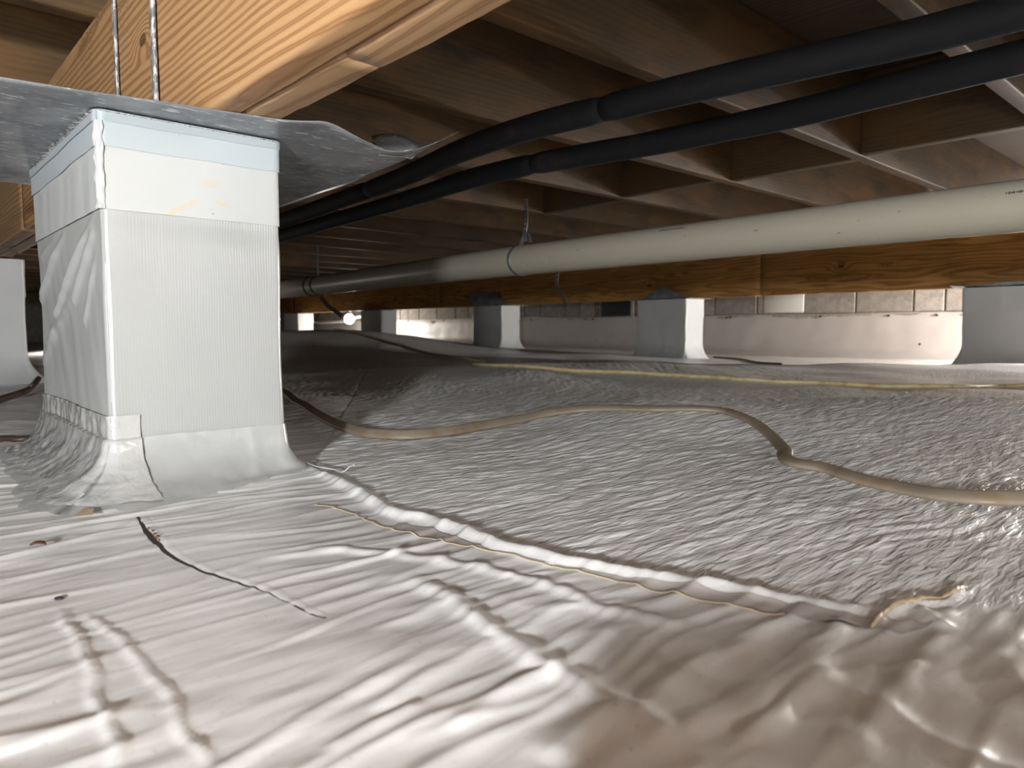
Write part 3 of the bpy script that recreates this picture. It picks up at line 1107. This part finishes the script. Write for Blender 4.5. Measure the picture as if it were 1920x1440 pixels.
def slant(za, zb, k):
    def f(x, y, q):
        u = (y - YP0) / (YP1 - YP0)
        b_ = za + (zb - za) * min(1, max(0, u)) + 0.0015 * float(pn(q * 11, 3))
        return b_ + (ZT - b_) * k
    return f


shell('top_tape', per, [slant(z1a, z1b, k) for k in np.linspace(0, 1, 8)], lambda x, y, q, z: 0.0036 + 0.0008 * float(pn(q * 8, z * 8)), M['band_blue'], pier, origin=(XP1, (YP0 + YP1) / 2, (z1a + ZT) / 2))
shell('tape_edge', per, [slant(z2a, z2b, k) for k in np.linspace(0, 1, 6)], lambda x, y, q, z: 0.0048 + 0.0008 * float(pn(q * 8, z * 8)), M['band_grey'], pier)
# ragged overlapped plastic along the near vertical edge
V = []
nz = 70
for i in range(nz):
    z = BZ + (ZT - 0.012 - BZ) * i / (nz - 1)
    for k in range(9):
        a = math.radians(-105 + 120 * k / 8)
        r = 0.0062 + 0.0016 * float(pn(z * 90, k * 0.6)) + 0.0012 * float(pn(z * 40, 7))
        V.append((XP1 - 0.004 + r * math.cos(a) + 0.002, YP0 + 0.004 + r * math.sin(a) - 0.002, z))
pydata('corner_bead', V, gridfaces(9, nz), M['band'], pier)
# frayed woven ends along the top of the wrap
V, Fc = [], []
for i in range(420):
    u = random.random()
    if u < 0.55:
        x = XP0 + 0.02 + (XP1 - XP0 - 0.02) * random.random() ** 0.8
        p = np.array([x, YP0 - 0.005, ZT - 0.003])
        d = np.array([random.uniform(-0.4, 0.4), -1.0, random.uniform(-0.2, 0.75)])
        ln = random.uniform(0.003, 0.010)
    else:
        y = YP0 + (YP1 - YP0) * random.random()
        p = np.array([XP1 + 0.005, y, ZT - 0.002])
        d = np.array([1.0, random.uniform(-0.6, 0.6), random.uniform(-0.2, 0.8)])
        ln = random.uniform(0.0012, 0.003)
    d = d / np.linalg.norm(d)
    if p[2] + d[2] * ln > ZB - 0.001:
        d[2] = max(0, (ZB - 0.001 - p[2]) / ln)
    s_ = np.cross(d, [0, 0, 1.0])
    s_ = s_ / (np.linalg.norm(s_) + 1e-9) * 0.00035
    b0 = len(V)
    V += [p - s_, p + s_, p + d * ln, p + np.array([0, 0, 0.0006])]
    Fc += [(b0, b0 + 1, b0 + 2), (b0, b0 + 2, b0 + 3)]
tag(pydata('frayed_threads', V, Fc, M['rod'], pier, smooth=False), kind='stuff')

# taped skirt spreading onto the floor
def skirt_shape(q, x, y, k):
    """reach and height of the taped skirt at rim fraction k (0 top, 1 floor)"""
    right = max(0.0, min(1.0, (x - (XP1 - 0.02)) / 0.02))
    u = (y - YP0) / (YP1 - YP0)
    if right > 0.5:
        reach = 0.105 - 0.075 * min(1, max(0, u)) ** 1.3
    elif y < YP0 + 0.05:
        v = (XP1 - x) / (XP1 - XP0)
        reach = 0.085 - 0.02 * v
    else:
        reach = 0.035
    top = 0.062
    return reach, top


V = []
pts, q, L = per
rows = [0, 0.04, 0.1, 0.18, 0.27, 0.36, 0.46, 0.56, 0.66, 0.76, 0.86, 0.93, 1.0]
# smooth the reach around the perimeter
R0 = np.array([skirt_shape(q[i], pts[i][0], pts[i][1], 0)[0] for i in range(len(pts))])
qq = np.linspace(0, L, 600, endpoint=False)
Rq = np.interp(qq, q, R0, period=L)
ker = np.exp(-((np.arange(-40, 41) / 16.0) ** 2))
ker /= ker.sum()
Rs = np.convolve(np.concatenate([Rq[-40:], Rq, Rq[:40]]), ker, 'valid')
REACH = np.interp(q, qq, Rs, period=L)


def skirt_point(i, k, lift=0.0, topz=0.062, reach_mul=1.0, fm=1.0):
    x, y, nx, ny = pts[i]
    # fan the normals out at the corners
    f = k
    top = topz
    r = REACH[i] * reach_mul * (1 + 0.16 * float(pn(q[i] * 14, 1)))
    o_ = r * (0.12 * f + 0.88 * f ** 2.1) + 0.0028 + lift
    z = top * (1 - f) ** 1.7
    fold = 0.0045 * float(pn(q[i] * 22 + 2 * f, f * 2.2)) + 0.003 * max(0, 1 - 4 * abs(float(pn(q[i] * 19, f * 1.3 + 5))))
    fold *= math.sin(math.pi * min(1, f * 0.95 + 0.03)) ** 0.8
    fold *= fm
    o_ += 0.6 * fold
    px, py = x + nx * o_, y + ny * o_
    g = fz(px, py)
    base = 0.0012 if f < 0.99 else -0.0006
    return (px, py, max(g + base + lift * 0.5, g * f + z + 0.8 * fold * (1 - 0.5 * f) + base))


for f in rows:
    for i in range(len(pts)):
        V.append(skirt_point(i, f))
pydata('base_skirt', V, gridfaces(len(pts), len(rows), True, flip=True), M['skirt'], pier)
# crinkled tape over the left face foot and round the near corner
sel = [i for i in range(len(pts)) if (pts[i][1] < YP0 + 0.009) or (pts[i][0] > XP1 - 0.009 and pts[i][1] < YP0 + 0.035)]
sel = sorted(sel, key=lambda i: (q[i] + L / 2) % L if True else 0)
sel = [i for i in sel if pts[i][0] > XP0 + 0.004]
rows2 = np.linspace(0, 1, 46)
V = []
CT = 0.090
for f in rows2:
    for j, i in enumerate(sel):
        x, y, nx, ny = pts[i]
        if f < 0.3:
            z = CT - (CT - 0.062) * f / 0.3
            d = wrap_disp(x, y, q[i], z) + 0.0026 + 0.0012 * float(pn(q[i] * 60, z * 60))
            V.append((x + nx * d, y + ny * d, z))
        else:
            g = (f - 0.3) / 0.7
            end = 0.86 + 0.13 * float(pn(q[i] * 13, 8))
            P = np.array(skirt_point(i, g * end, lift=0.0035, fm=0.5))
            P = P + np.array([nx * 0.5, ny * 0.5, 1.0]) * (0.0022 * abs(float(pn(q[i] * 24, f * 7))) + 0.0007 * abs(float(pn(q[i] * 110, f * 30))))
            V.append(tuple(P))
pydata('crinkled_tape', V, gridfaces(len(sel), len(rows2), flip=True), M['crinkle'], pier)
# loose tan backing corner under the skirt
A = hit(160, 958)
P = [hit(138, 976), hit(174, 974), hit(177, 962), hit(160, 957)]
pydata('tape_backing', drape(P, 0.004), [(0, 1, 2, 3)], M['tan_edge'], pier, smooth=False)

# small curled strand by the right foot of the pier
st = smooth_path([hit(575, 868, 0.006), hit(600, 876, 0.006), hit(625, 880, 0.005), hit(648, 882, 0.008), hit(655, 876, 0.012), hit(664, 872, 0.016)], 40)
o = sweep('plastic_strand', st, circ(0.0009, 6), M['band'])
tag(o, 'tiny curled white plastic strand on the floor beside the large pier foot', 'strand')


def small_pier(x0, x1, y0, y1, top, label, flare=0.05, zbase=None, band=0.0, mats=None):
    cx, cy = (x0 + x1) / 2, (y0 + y1) / 2
    zb = float(gentle(np.array([cx]), np.array([cy]))[0]) if zbase is None else zbase
    e = empty('support_pier', (cx, cy, zb), label, 'pier', 'small white piers')
    pr = perimeter(x0, x1, y0, y1, 0.010, 120)
    mats = mats or M['far_wrap']

    def dd(x, y, q_, z):
        k = max(0.0, 1 - (z - zb) / 0.13)
        return flare * k ** 2.6 + 0.004 * float(pn(q_ * 7 + cx, z * 7)) + 0.003 * float(pn(q_ * 16 + z * 9, z * 4 + cx)) + (0.006 * float(pn(q_ * 24 + cx, z * 10)) * k)
    zs = [zb - 0.03 + (top - zb + 0.03) * f for f in (0, 0.07, 0.09, 0.11, 0.13, 0.15, 0.17, 0.2, 0.23, 0.27, 0.32, 0.38, 0.45, 0.55, 0.65, 0.75, 0.85, 0.93, 1.0)]
    shell('liner_wrap', pr, zs, dd, mats, e)
    shell('upper_band', pr, list(np.linspace(top - 0.13 - band, top - 0.0005, 8)), lambda x, y, q_, z: 0.004 + 0.003 * float(pn(q_ * 9 + cx, z * 9)), mats, e)
    return e


small_pier(-3.46, -3.02, 0.20, 0.41, ZB - 0.002, 'shaded wrapped pier at the left, behind the large white pier', 0.07, 0.0)
small_pier(-1.24, -0.82, 4.40, 4.63, ZG - 0.004, 'grey wrapped pier at the right under the back beam, partly cut off', 0.05)
small_pier(-3.44, -3.0, 4.40, 4.63, ZG - 0.004, 'wrapped pier under a folded metal peak, middle of the back row', 0.05)
small_pier(-5.46, -5.03, 4.40, 4.63, ZG - 0.004, 'wrapped pier with bright right side under a square metal flap', 0.05)
small_pier(-7.62, -7.18, 4.40, 4.63, ZG - 0.004, 'far wrapped pier beside the glowing work lamp', 0.05, 0.0)
small_pier(-9.75, -9.32, 4.40, 4.63, ZG - 0.004, 'farthest wrapped pier with bright side, left of the glowing work lamp', 0.05, 0.0)

# ------------------------------------------------------------------ metal shields on the piers
def near_shield():
    nx, ny = 46, 90
    V = []
    for j in range(ny):
        v = j / (ny - 1)
        for i in range(nx):
            u = i / (nx - 1)                  # 0 at far end, 1 at the near edge
            Y = -0.18 + (0.79 + 0.05 * sstep(0.72, 1.0, u)) * v
            near = float(np.interp(Y, [-0.2, 0.095, 0.368, 0.42, 0.54, 0.60, 0.66], [-0.91, -0.876, -0.825, -0.805, -0.862, -0.874, -0.85]))
            X = -1.475 + (near + 1.475) * u
            z = ZB + 0.0008
            z -= 0.016 * max(0, (0.14 - Y) / 0.3) ** 1.5 * (1 + 0.3 * math.sin(5 * u))
            r = max(0, Y - 0.43)
            z -= 0.05 * r * (1 - u)
            c = max(0, Y - 0.545)
            z += 0.004 * math.exp(-((Y - 0.435) / 0.035) ** 2) * float(sstep(0.75, 1.0, u))
            z += (0.10 * c + 2.4 * c * c) * float(sstep(0.60, 1.0, u))
            if not 0.17 < Y < 0.44:
                z += 0.0012 * float(pn(X * 12, Y * 12)) * min(1, abs(Y - 0.3) * 4)
            X += 0.003 * float(pn(Y * 14, 4)) * (u == 1.0)
            V.append((X, Y, z))
    e = empty('termite_shield', (-1.13, 0.3, ZB), 'grey galvanised sheet sticking out from the top of the large white pier', 'metal sheet')
    o = pydata('shield_sheet', V, gridfaces(nx, ny), M['sheet'], e)
    sm = o.modifiers.new('thick', 'SOLIDIFY')
    sm.thickness = 0.0008
    sm.offset = 0
    # torn tab curling up behind the near corner
    V = []
    for j in range(10):
        f = j / 9
        for i in range(10):
            u = i / 9
            a = np.array([-0.885 - 0.02 * u, 0.545 + 0.060 * u, ZB - 0.001 + 0.010 * u])
            b = np.array([-0.955 + 0.04 * u, 0.575 + 0.06 * u, ZB + 0.044 - 0.012 * u + 0.010 * math.sin(3 * u)])
            p_ = a * (1 - f) + b * f
            p_[2] -= 0.010 * math.sin(math.pi * f)
            V.append(tuple(p_))
    o = pydata('curled_tab', V, gridfaces(10, 10), M['sheet'], e)
    sm = o.modifiers.new('thick', 'SOLIDIFY')
    sm.thickness = 0.0008
    return e


near_shield()


def bent_sheet(name, pts, label, thick=0.003):
    """pts: rows of points across the sheet"""
    rows_, n = len(pts), len(pts[0])
    V = [p for r in pts for p in r]
    o = pydata(name, V, gridfaces(n, rows_), M['sheet'], None, smooth=False)
    sm = o.modifiers.new('thick', 'SOLIDIFY')
    sm.thickness = thick
    sm.offset = 0
    return tag(o, label, 'metal sheet', 'shields on the back piers')


zt = ZG - 0.001
# square flap bent up against the beam, pier with the bright side
bent_sheet('termite_shield', [[(x, 4.66, zt - 0.001) for x in np.linspace(-5.50, -4.95, 6)], [(x, 4.458, zt) for x in np.linspace(-5.50, -4.95, 6)],
                              [(x, 4.436 + 0.004 * math.sin(9 * x), zt + 0.07) for x in np.linspace(-5.55, -5.12, 6)],
                              [(x, 4.445 + 0.004 * math.sin(7 * x), zt + 0.135) for x in np.linspace(-5.57, -5.14, 6)]],
           'square grey metal flap bent up against the back beam')
# folded peak
xs = np.linspace(-3.56, -2.96, 13)
bent_sheet('termite_shield', [[(x, 4.66, zt) for x in xs], [(x, 4.455, zt) for x in xs], [(x, 4.40 - 0.005 * math.sin(x * 9), zt + 0.004) for x in xs],
                              [(x, 4.415, zt + 0.006 + 0.095 * max(0, 1 - abs(x + 3.215) / 0.19)) for x in xs]],
           'grey metal sheet folded to a peak on the middle back pier')
xs = np.linspace(-1.30, -0.72, 13)
bent_sheet('termite_shield', [[(x, 4.66, zt) for x in xs], [(x, 4.455, zt) for x in xs], [(x, 4.395, zt + 0.006 + 0.004 * math.sin(x * 19)) for x in xs], [(x, 4.37, zt + 0.012 + 0.008 * math.sin(x * 17)) for x in xs]],
           'wavy edged metal sheet on the cut-off back pier at right')
xs = np.linspace(-7.72, -7.10, 9)
bent_sheet('termite_shield', [[(x, 4.66, zt) for x in xs], [(x, 4.455, zt) for x in xs], [(x, 4.39, zt + 0.004) for x in xs]],
           'drooping metal sheet on the far pier beside the work lamp')

# ------------------------------------------------------------------ tie rods in front of the beam
def rod(px0, px1, x, y, w, d, label):
    path = [(x, y, ZB + 0.002 + (0.2575) * k / 30) for k in range(31)]
    o = sweep('tie_rod', path, [(w * a, d * b) for a, b in ((-0.5, -0.3), (-0.3, -0.5), (0.3, -0.5), (0.5, -0.3), (0.5, 0.3), (0.3, 0.5), (-0.3, 0.5), (-0.5, 0.3))], M['rod'], None, wob=0.00025)
    return tag(o, label, 'tie rod', 'rods in front of the beam')


p = W(220, 188, y=0.290)
rod(0, 0, p[0], 0.2905, 0.0095, 0.005, 'thinner grey steel rod rising in front of the orange beam, nearer the left')
p = W(292, 200, y=0.290)
rod(0, 0, p[0], 0.2900, 0.0130, 0.006, 'thicker steel rod with flaking white paint in front of the orange beam')

# ------------------------------------------------------------------ pipes
def pipe_path(pts, z, n, ext0=None, ext1=None):
    P = [W(x, y, z=zz) for (x, y, zz) in [(a[0], a[1], a[2] if len(a) > 2 else z) for a in pts]]
    if ext0 is not None:
        P = [np.array(ext0)] + P
    if ext1 is not None:
        P = P + [np.array(ext1)]
    return smooth_path(P, n)


def insulated(path, cuts, r, label):
    e = empty('insulated_pipe', path[len(path) // 2], label, 'pipe', 'black pipes under the joists')
    n = len(path)
    c = [0] + cuts + [n - 1]
    for a, b in zip(c[:-1], c[1:]):
        pp = path[a:b + 1]
        sc = np.array([1 + 0.03 * float(pn(k * 0.15, a)) for k in range(len(pp))])
        sc[0] *= 0.86
        sc[-1] *= 0.86
        if len(sc) > 4:
            sc[1] *= 0.98
            sc[-2] *= 0.98
        sweep('foam_sleeve', pp, circ(r, 22), M['foam'], e, scale=sc)
    sweep('copper_tube', path, circ(r * 0.55, 10), M['foam'], e)
    return e


p1 = pipe_path([(545, 408), (640, 374), (760, 330), (880, 277), (1000, 237), (1130, 205), (1300, 164), (1500, 119), (1700, 74), (1920, 18)], 0.655, 220, (-5.2, 1.42, 0.63), (1.3, 1.28, 0.655))


def near_index(path, px):
    best = min(range(len(path)), key=lambda i: abs(((path[i] - CAM) @ rt) / ((path[i] - CAM) @ FWD) * FPX + 960 - px) if (path[i] - CAM) @ FWD > 0.1 else 1e9)
    return best


insulated(p1, [near_index(p1, 690), near_index(p1, 1132)], 0.029, 'upper thick black foam-covered pipe curving under the joists')
p2 = pipe_path([(545, 437), (620, 415), (700, 392), (800, 362), (880, 336), (1000, 308), (1100, 290), (1200, 273), (1350, 243), (1500, 211), (1720, 155), (1920, 106)], 0.640, 220, (-5.2, 1.55, 0.62), (1.3, 1.44, 0.64))
insulated(p2, [near_index(p2, 1000)], 0.029, 'lower black foam-covered pipe running beside the upper one')

dp = smooth_path([(-9.5, 2.32, 0.452), (-4.48, 2.07, 0.458), (-2.03, 1.905, 0.460), (-1.04, 1.905, 0.462), (-0.43, 1.90, 0.463), (1.6, 1.89, 0.47)], 160)
drain = empty('drain_pipe', (-2.0, 1.9, 0.46), 'long cream plastic drain pipe hung below the joists', 'pipe')
sweep('pipe_body', dp, circ(0.057, 40), M['pvc'], drain)


def on_pipe(x):
    return np.array([np.interp(x, dp[:, 0], dp[:, k]) for k in range(3)])


# faint maker's print and a scuff line along the pipe
def decal(name, xa, xb, ang, w, mat):
    V = []
    for i in range(12):
        x = xa + (xb - xa) * i / 11
        c = on_pipe(x)
        for k in (-1, 1):
            a = ang + k * w / 0.057 / 2
            V.append((x, c[1] - 0.0576 * math.cos(a), c[2] + 0.0576 * math.sin(a)))
    return pydata(name, V, gridfaces(2, 12), mat, drain)


xs_ = W(1242, 431, y=1.88)[0]
decal('scuff_line', xs_, W(1290, 425, y=1.88)[0], 0.75, 0.004, M['print'])
for k in range(7):
    x = W(1886 + 5 * k, 410, y=1.86)[0]
    decal('print_mark', x, x + 0.003 + 0.001 * (k % 3), 0.40, 0.004 + 0.002 * (k % 2), M['print'])


def strap_ring(x, r, w, tilt):
    c = on_pipe(x)
    V = []
    for i in range(41):
        a = 2 * math.pi * i / 40
        for (o_, rr) in ((-w / 2, r), (w / 2, r), (w / 2, r + 0.002), (-w / 2, r + 0.002)):
            V.append((c[0] + o_ + tilt * math.cos(a) * 0.03, c[1] + rr * math.cos(a), c[2] + rr * math.sin(a)))
    return V, gridfaces(4, 41, True)


def band_strip(name, pts, w, mat, parent, axis=(1, 0, 0), holes=0, t=0.0018):
    """flat strap along pts, its width along axis; real slots when holes > 0"""
    P = smooth_path(pts, 40)
    ax = np.array(axis, float)
    V = []
    for p_ in P:
        V += [p_ - ax * w / 2, p_ - ax * w * 0.16, p_ + ax * w * 0.16, p_ + ax * w / 2]
    fs = []
    for i in range(39):
        for k in range(3):
            if k == 1 and holes and i % 4 == 2:
                continue
            a = i * 4 + k
            fs.append((a, a + 1, a + 5, a + 4))
    o = pydata(name, V, fs, mat, parent, smooth=False)
    m_ = o.modifiers.new('thick', 'SOLIDIFY')
    m_.thickness = t
    return o


def hanger(xpix, label, topx, far=False):
    x = W(xpix, 500, y=1.92)[0]
    c = on_pipe(x)
    h = empty('pipe_hanger', (x, c[1], c[2] + 0.06), label, 'pipe hanger', 'straps on the drain pipe')
    V, fs = strap_ring(x, 0.0575, 0.016, 0.4)
    pydata('strap_loop', V, fs, M['strap'], h)
    band_strip('hanging_strap', [(x - 0.01, c[1], c[2] + 0.058), (topx, c[1] + 0.005, c[2] + 0.11), (topx, c[1] + 0.01, ZJ - 0.001)], 0.018, M['strap'], h, holes=1)
    if not far:
        band_strip('strap_tail', [(topx + 0.004, c[1] - 0.004, c[2] + 0.115), (topx + 0.03, c[1] - 0.02, c[2] + 0.085), (topx + 0.045, c[1] - 0.03, c[2] + 0.066)], 0.014, M['strap'], h, holes=1)
        band_strip('strap_tail', [(topx + 0.006, c[1] - 0.006, c[2] + 0.113), (topx + 0.055, c[1] - 0.022, c[2] + 0.088), (topx + 0.075, c[1] - 0.035, c[2] + 0.060)], 0.014, M['strap'], h, holes=1)
    else:
        V, fs = strap_ring(x + 0.07, 0.0575, 0.014, 0.4)
        pydata('strap_loop', V, fs, M['strap_dark'], h)
    return h


xh = W(983, 490, y=1.92)[0]
hanger(983, 'grey perforated metal strap looped around the cream drain pipe', xh + 0.012)
xh2 = W(595, 535, y=2.05)[0]
c = on_pipe(xh2)
hanger_far = empty('pipe_hanger', (xh2, c[1], c[2] + 0.06), 'dark double strap around the far end of the cream pipe', 'pipe hanger', 'straps on the drain pipe')
for dx in (-0.05, 0.06):
    V, fs = strap_ring(xh2 + dx, 0.0575, 0.018, 0.5)
    pydata('strap_loop', V, fs, M['strap_dark'], hanger_far)
band_strip('hanging_strap', [(xh2 + 0.03, c[1], c[2] + 0.058), (xh2 + 0.03, c[1], ZJ - 0.001)], 0.02, M['strap'], hanger_far)

# loose straps dangling from the pipe
a = W(1046, 518, y=1.90)
b = W(1061, 575, y=1.86)
o = band_strip('loose_strap', [(a[0], 1.90, on_pipe(a[0])[2] - 0.0575), a + np.array([0, -0.005, -0.03]), a * 0.4 + b * 0.6, b], 0.016, M['strap_dark'], None, holes=1, t=0.0018)
tag(o, 'dark perforated strap hanging straight down from the cream pipe', 'strap', 'loose straps under the drain pipe')
a = W(602, 560, y=2.06)
b = W(642, 593, y=2.00)
o = band_strip('loose_strap', [(a[0], 2.06, on_pipe(a[0])[2] - 0.068), a * 0.65 + b * 0.35 - np.array([0, 0, 0.008]), a * 0.3 + b * 0.7 - np.array([0, 0, 0.003]), b], 0.026, M['strap_dark'], None, axis=(0.5, 0.3, 0.75), holes=1, t=0.003)
tag(o, 'dark strap slanting down from the cream pipe towards the glowing lamp', 'strap', 'loose straps under the drain pipe')

# ------------------------------------------------------------------ cables on the floor
def oval(w, h, n=20, p=2.6):
    out = []
    for k in range(n):
        a = 2 * math.pi * k / n
        c_, s_ = math.cos(a), math.sin(a)
        out.append((w / 2 * math.copysign(abs(c_) ** (2 / p), c_), h / 2 * math.copysign(abs(s_) ** (2 / p), s_)))
    return out


cp = [(470, 700), (520, 728), (557, 755), (600, 782), (650, 804), (700, 816), (760, 819), (830, 813), (900, 803), (960, 792), (1030, 777), (1090, 768), (1150, 765), (1230, 768), (1300, 767), (1350, 770),
      (1395, 784), (1440, 812), (1470, 842), (1500, 872), (1545, 879), (1600, 896), (1680, 913), (1780, 929), (1860, 934), (1930, 934)]
P = []
for i, (x, y) in enumerate(cp):
    off = 0.006
    if x > 1650:
        off = 0.006 + 0.010 * min(1, (x - 1650) / 200)
    P.append(hit(x, y, off))
for s_, t_ in ((0.80, 0.74), (0.98, 0.66), (1.2, 0.66), (1.5, 0.75), (1.9, 0.78)):
    q_ = ST(s_, t_, 0)
    P.append(np.array([q_[0], q_[1], fz(q_[0], q_[1]) + 0.012]))
P = smooth_path(P, 600)
zc = np.array([fz(p_[0], p_[1]) for p_ in P])
kz = np.ones(15) / 15
zc = np.convolve(np.pad(zc, 7, mode='edge'), kz, 'valid') + 0.001
tl_ = np.array([0.62 + 0.25 * math.sin(i * 0.03) + 0.2 * math.sin(i * 0.011 + 1) for i in range(600)])
P[:, 2] = np.maximum(P[:, 2], [z_ + 0.0045 + 0.006 * abs(math.sin(t_)) for z_, t_ in zip(zc, tl_)])
o = sweep('flat_cable', P, oval(0.0200, 0.0088), M['cable'], None, tilt=-tl_)
tag(o, 'flat grey-brown electric cable snaking over the liner in front', 'cable')

yp = [(628, 617), (660, 622), (720, 638), (780, 655), (830, 665), (900, 676), (960, 685), (1060, 692), (1200, 698), (1300, 704), (1400, 711), (1500, 716), (1600, 719), (1750, 722), (1920, 722), (2050, 722)]
P = smooth_path([hit(x, y, 0.008) for x, y in yp] + [np.array(ST(s_, t_, 0.0)) for s_, t_ in ((3.0, 2.5), (3.5, 2.3), (4.2, 2.2))], 360)
P[:, 2] = [fz(p_[0], p_[1]) + 0.006 for p_ in P]
o = sweep('yellow_cord', P, circ(0.0065, 10), M['cord'], None)
tag(o, 'thin yellow cord running across the floor behind the grey cable', 'cord')

P = smooth_path([hit(-40, 760, 0.012), hit(0, 749, 0.012), hit(35, 738, 0.014), hit(60, 724, 0.02), hit(72, 710, 0.03)], 70)
o = sweep('dark_cord', P, circ(0.009, 10), M['brown_cord'], None)
tag(o, 'dark cord curving up against the foot of the shaded left pier', 'cord')
P = smooth_path([hit(-40, 824, 0.006), hit(0, 822, 0.006), hit(40, 822, 0.006), hit(90, 816, 0.006), hit(200, 800, 0.006), hit(330, 770, 0.006), hit(420, 730, 0.006)], 90)
P[:, 2] = [fz(p_[0], p_[1]) + 0.004 for p_ in P]
o = sweep('dark_cord', P, circ(0.0058, 10), M['brown_cord'], None)
tag(o, 'brown cord lying flat on the floor left of the large pier', 'cord')
P = smooth_path([hit(1338, 671), hit(1370, 673), hit(1400, 677), hit(1430, 682), hit(1465, 684)], 40)
P[:, 2] = [fz(p_[0], p_[1]) + 0.006 for p_ in P]
o = sweep('thin_wire', P, circ(0.006, 8), M['brown_cord'], None)
tag(o, 'thin dark wire on the floor right of the middle back pier', 'wire')

# ------------------------------------------------------------------ far lamp and its surroundings
lp = W(655, 598, y=5.03)
wl_ = empty('work_lamp', lp, 'glowing white work lamp hanging near the far wall', 'lamp')
bm = bmesh.new()
bmesh.ops.create_uvsphere(bm, u_segments=20, v_segments=14, radius=0.07)
mg = bpy.data.meshes.new('globe')
bm.to_mesh(mg)
bm.free()
link('globe', mg, wl_, lp, True, M['globe'])
sweep('socket', [(lp[0], lp[1], lp[2] + 0.065 + 0.012 * k) for k in range(6)], circ(0.03, 14), M['chip'], wl_)
sweep('lamp_cord', [(lp[0], lp[1], lp[2] + 0.12 + (ZJ - 0.001 - lp[2] - 0.12) * k / 7) for k in range(8)], circ(0.008, 8), M['chip'], wl_)

a = W(600, 605, y=5.3)
b = W(690, 600, y=5.3)
c_ = W(690, 612, y=5.3)
wp = smooth_path([a + np.array([-0.4, 0, 0.02]), a, (a + b) / 2, b, b + np.array([0.05, 0, -0.03]), c_ + np.array([0.05, 0, -0.03]), c_ + np.array([0.05, 0, -0.12])], 50)
o = sweep('white_pipe', wp, circ(0.022, 12), M['white_pvc'], None)
tag(o, 'small white pipe with an elbow beside the glowing lamp', 'pipe')

# ------------------------------------------------------------------ litter
def blob(name, loc, sx, sy, sz, mat, seed, rz):
    bm_ = bmesh.new()
    bmesh.ops.create_icosphere(bm_, subdivisions=3, radius=1.0)
    for v in bm_.verts:
        k = 1 + 0.25 * float(pn(v.co.x * 2 + seed, v.co.y * 2)) + 0.2 * float(pn(v.co.y * 3, v.co.z * 3 + seed))
        v.co = Vector((v.co.x * sx * k, v.co.y * sy * k, v.co.z * sz * k))
    me_ = bpy.data.meshes.new(name)
    bm_.to_mesh(me_)
    bm_.free()
    return link(name, me_, None, loc, True, mat, rot=(0, 0, rz))


def leafmesh(name, loc, ln, wd, mat, rz):
    V, n = [], 14
    for i in range(n):
        u = i / (n - 1)
        w = wd * math.sin(math.pi * u) ** 0.75 * (1 + 0.15 * math.sin(9 * u))
        for k in (-1, -0.5, 0, 0.5, 1):
            V.append(((u - 0.5) * ln, k * w / 2, 0.0016 * abs(k) + 0.0012 * math.sin(math.pi * u)))
    me_ = bpy.data.meshes.new(name)
    me_.from_pydata(V, [], gridfaces(5, n))
    o_ = link(name, me_, None, loc, True, mat, rot=(0, 0, rz))
    m_ = o_.modifiers.new('thick', 'SOLIDIFY')
    m_.thickness = 0.0007
    return o_


p = hit(72, 1029)
o = leafmesh('dry_leaf', (p[0], p[1], fz(p[0], p[1]) + 0.0012), 0.0135, 0.0085, M['leaf'], math.atan2(rt[1], rt[0]) + 0.15)
tag(o, 'small dry red-brown leaf on the liner in front of the large pier', 'leaf')
p = hit(111, 1124)
o = blob('black_chip', (p[0], p[1], fz(p[0], p[1]) + 0.0009), 0.0030, 0.0022, 0.0012, M['chip'], 3, 0.9)
tag(o, 'small black chip lying on the near liner', 'chip')
for k, (x, y, s) in enumerate(((291, 1012, 0.0019), (296, 1017, 0.0021), (287, 1006, 0.0012), (300, 1024, 0.0014), (279, 998, 0.0010))):
    p = hit(x, y)
    o = blob('soil_crumb', (p[0], p[1], fz(p[0], p[1]) + 0.0042), s, s * 0.9, s * 0.9, M['crumb'], k, k)
    tag(o, ('brown soil crumb midway along the cluster on the slit in the liner', 'largest brown soil crumb of the cluster on the slit in the liner', 'small soil crumb on the slit, second from the pier skirt', 'soil crumb at the end of the cluster farthest from the pier', 'tiniest soil crumb on the slit, closest to the pier skirt')[k], 'crumb', 'crumbs on the slit in the liner')

# unseen roll added behind the camera to block the head lamp over the near floor
ra, rb = np.array(ST(-0.055, -0.066, 0)), np.array(ST(0.95, -0.058, 0))
RR = 0.057
zf = max(fz(*(ra + (rb - ra) * k)[:2]) for k in np.linspace(0, 1, 12)) + 0.001
roll = empty('shadow_blocker', ra * 0.5 + rb * 0.5 + np.array([0, 0, zf]), 'unseen roll added behind the camera to shade the near floor', 'roll')
n = 60
pth = [ra + (rb - ra) * k / (n - 1) + np.array([0, 0, zf + RR]) for k in range(n)]
spiral = []
for k in range(150):
    a = 2 * math.pi * k / 30
    r = RR * (0.45 + 0.55 * k / 149)
    spiral.append((r * math.cos(a), r * math.sin(a)))
spiral = spiral + [(x * 0.985, y * 0.985) for x, y in spiral[::-1]]
sweep('blocker_sheet', pth, spiral, M['floor'], roll, caps=False, wob=0.0002)
sweep('blocker_core', pth, circ(RR * 0.40, 24), M['chip'], roll)
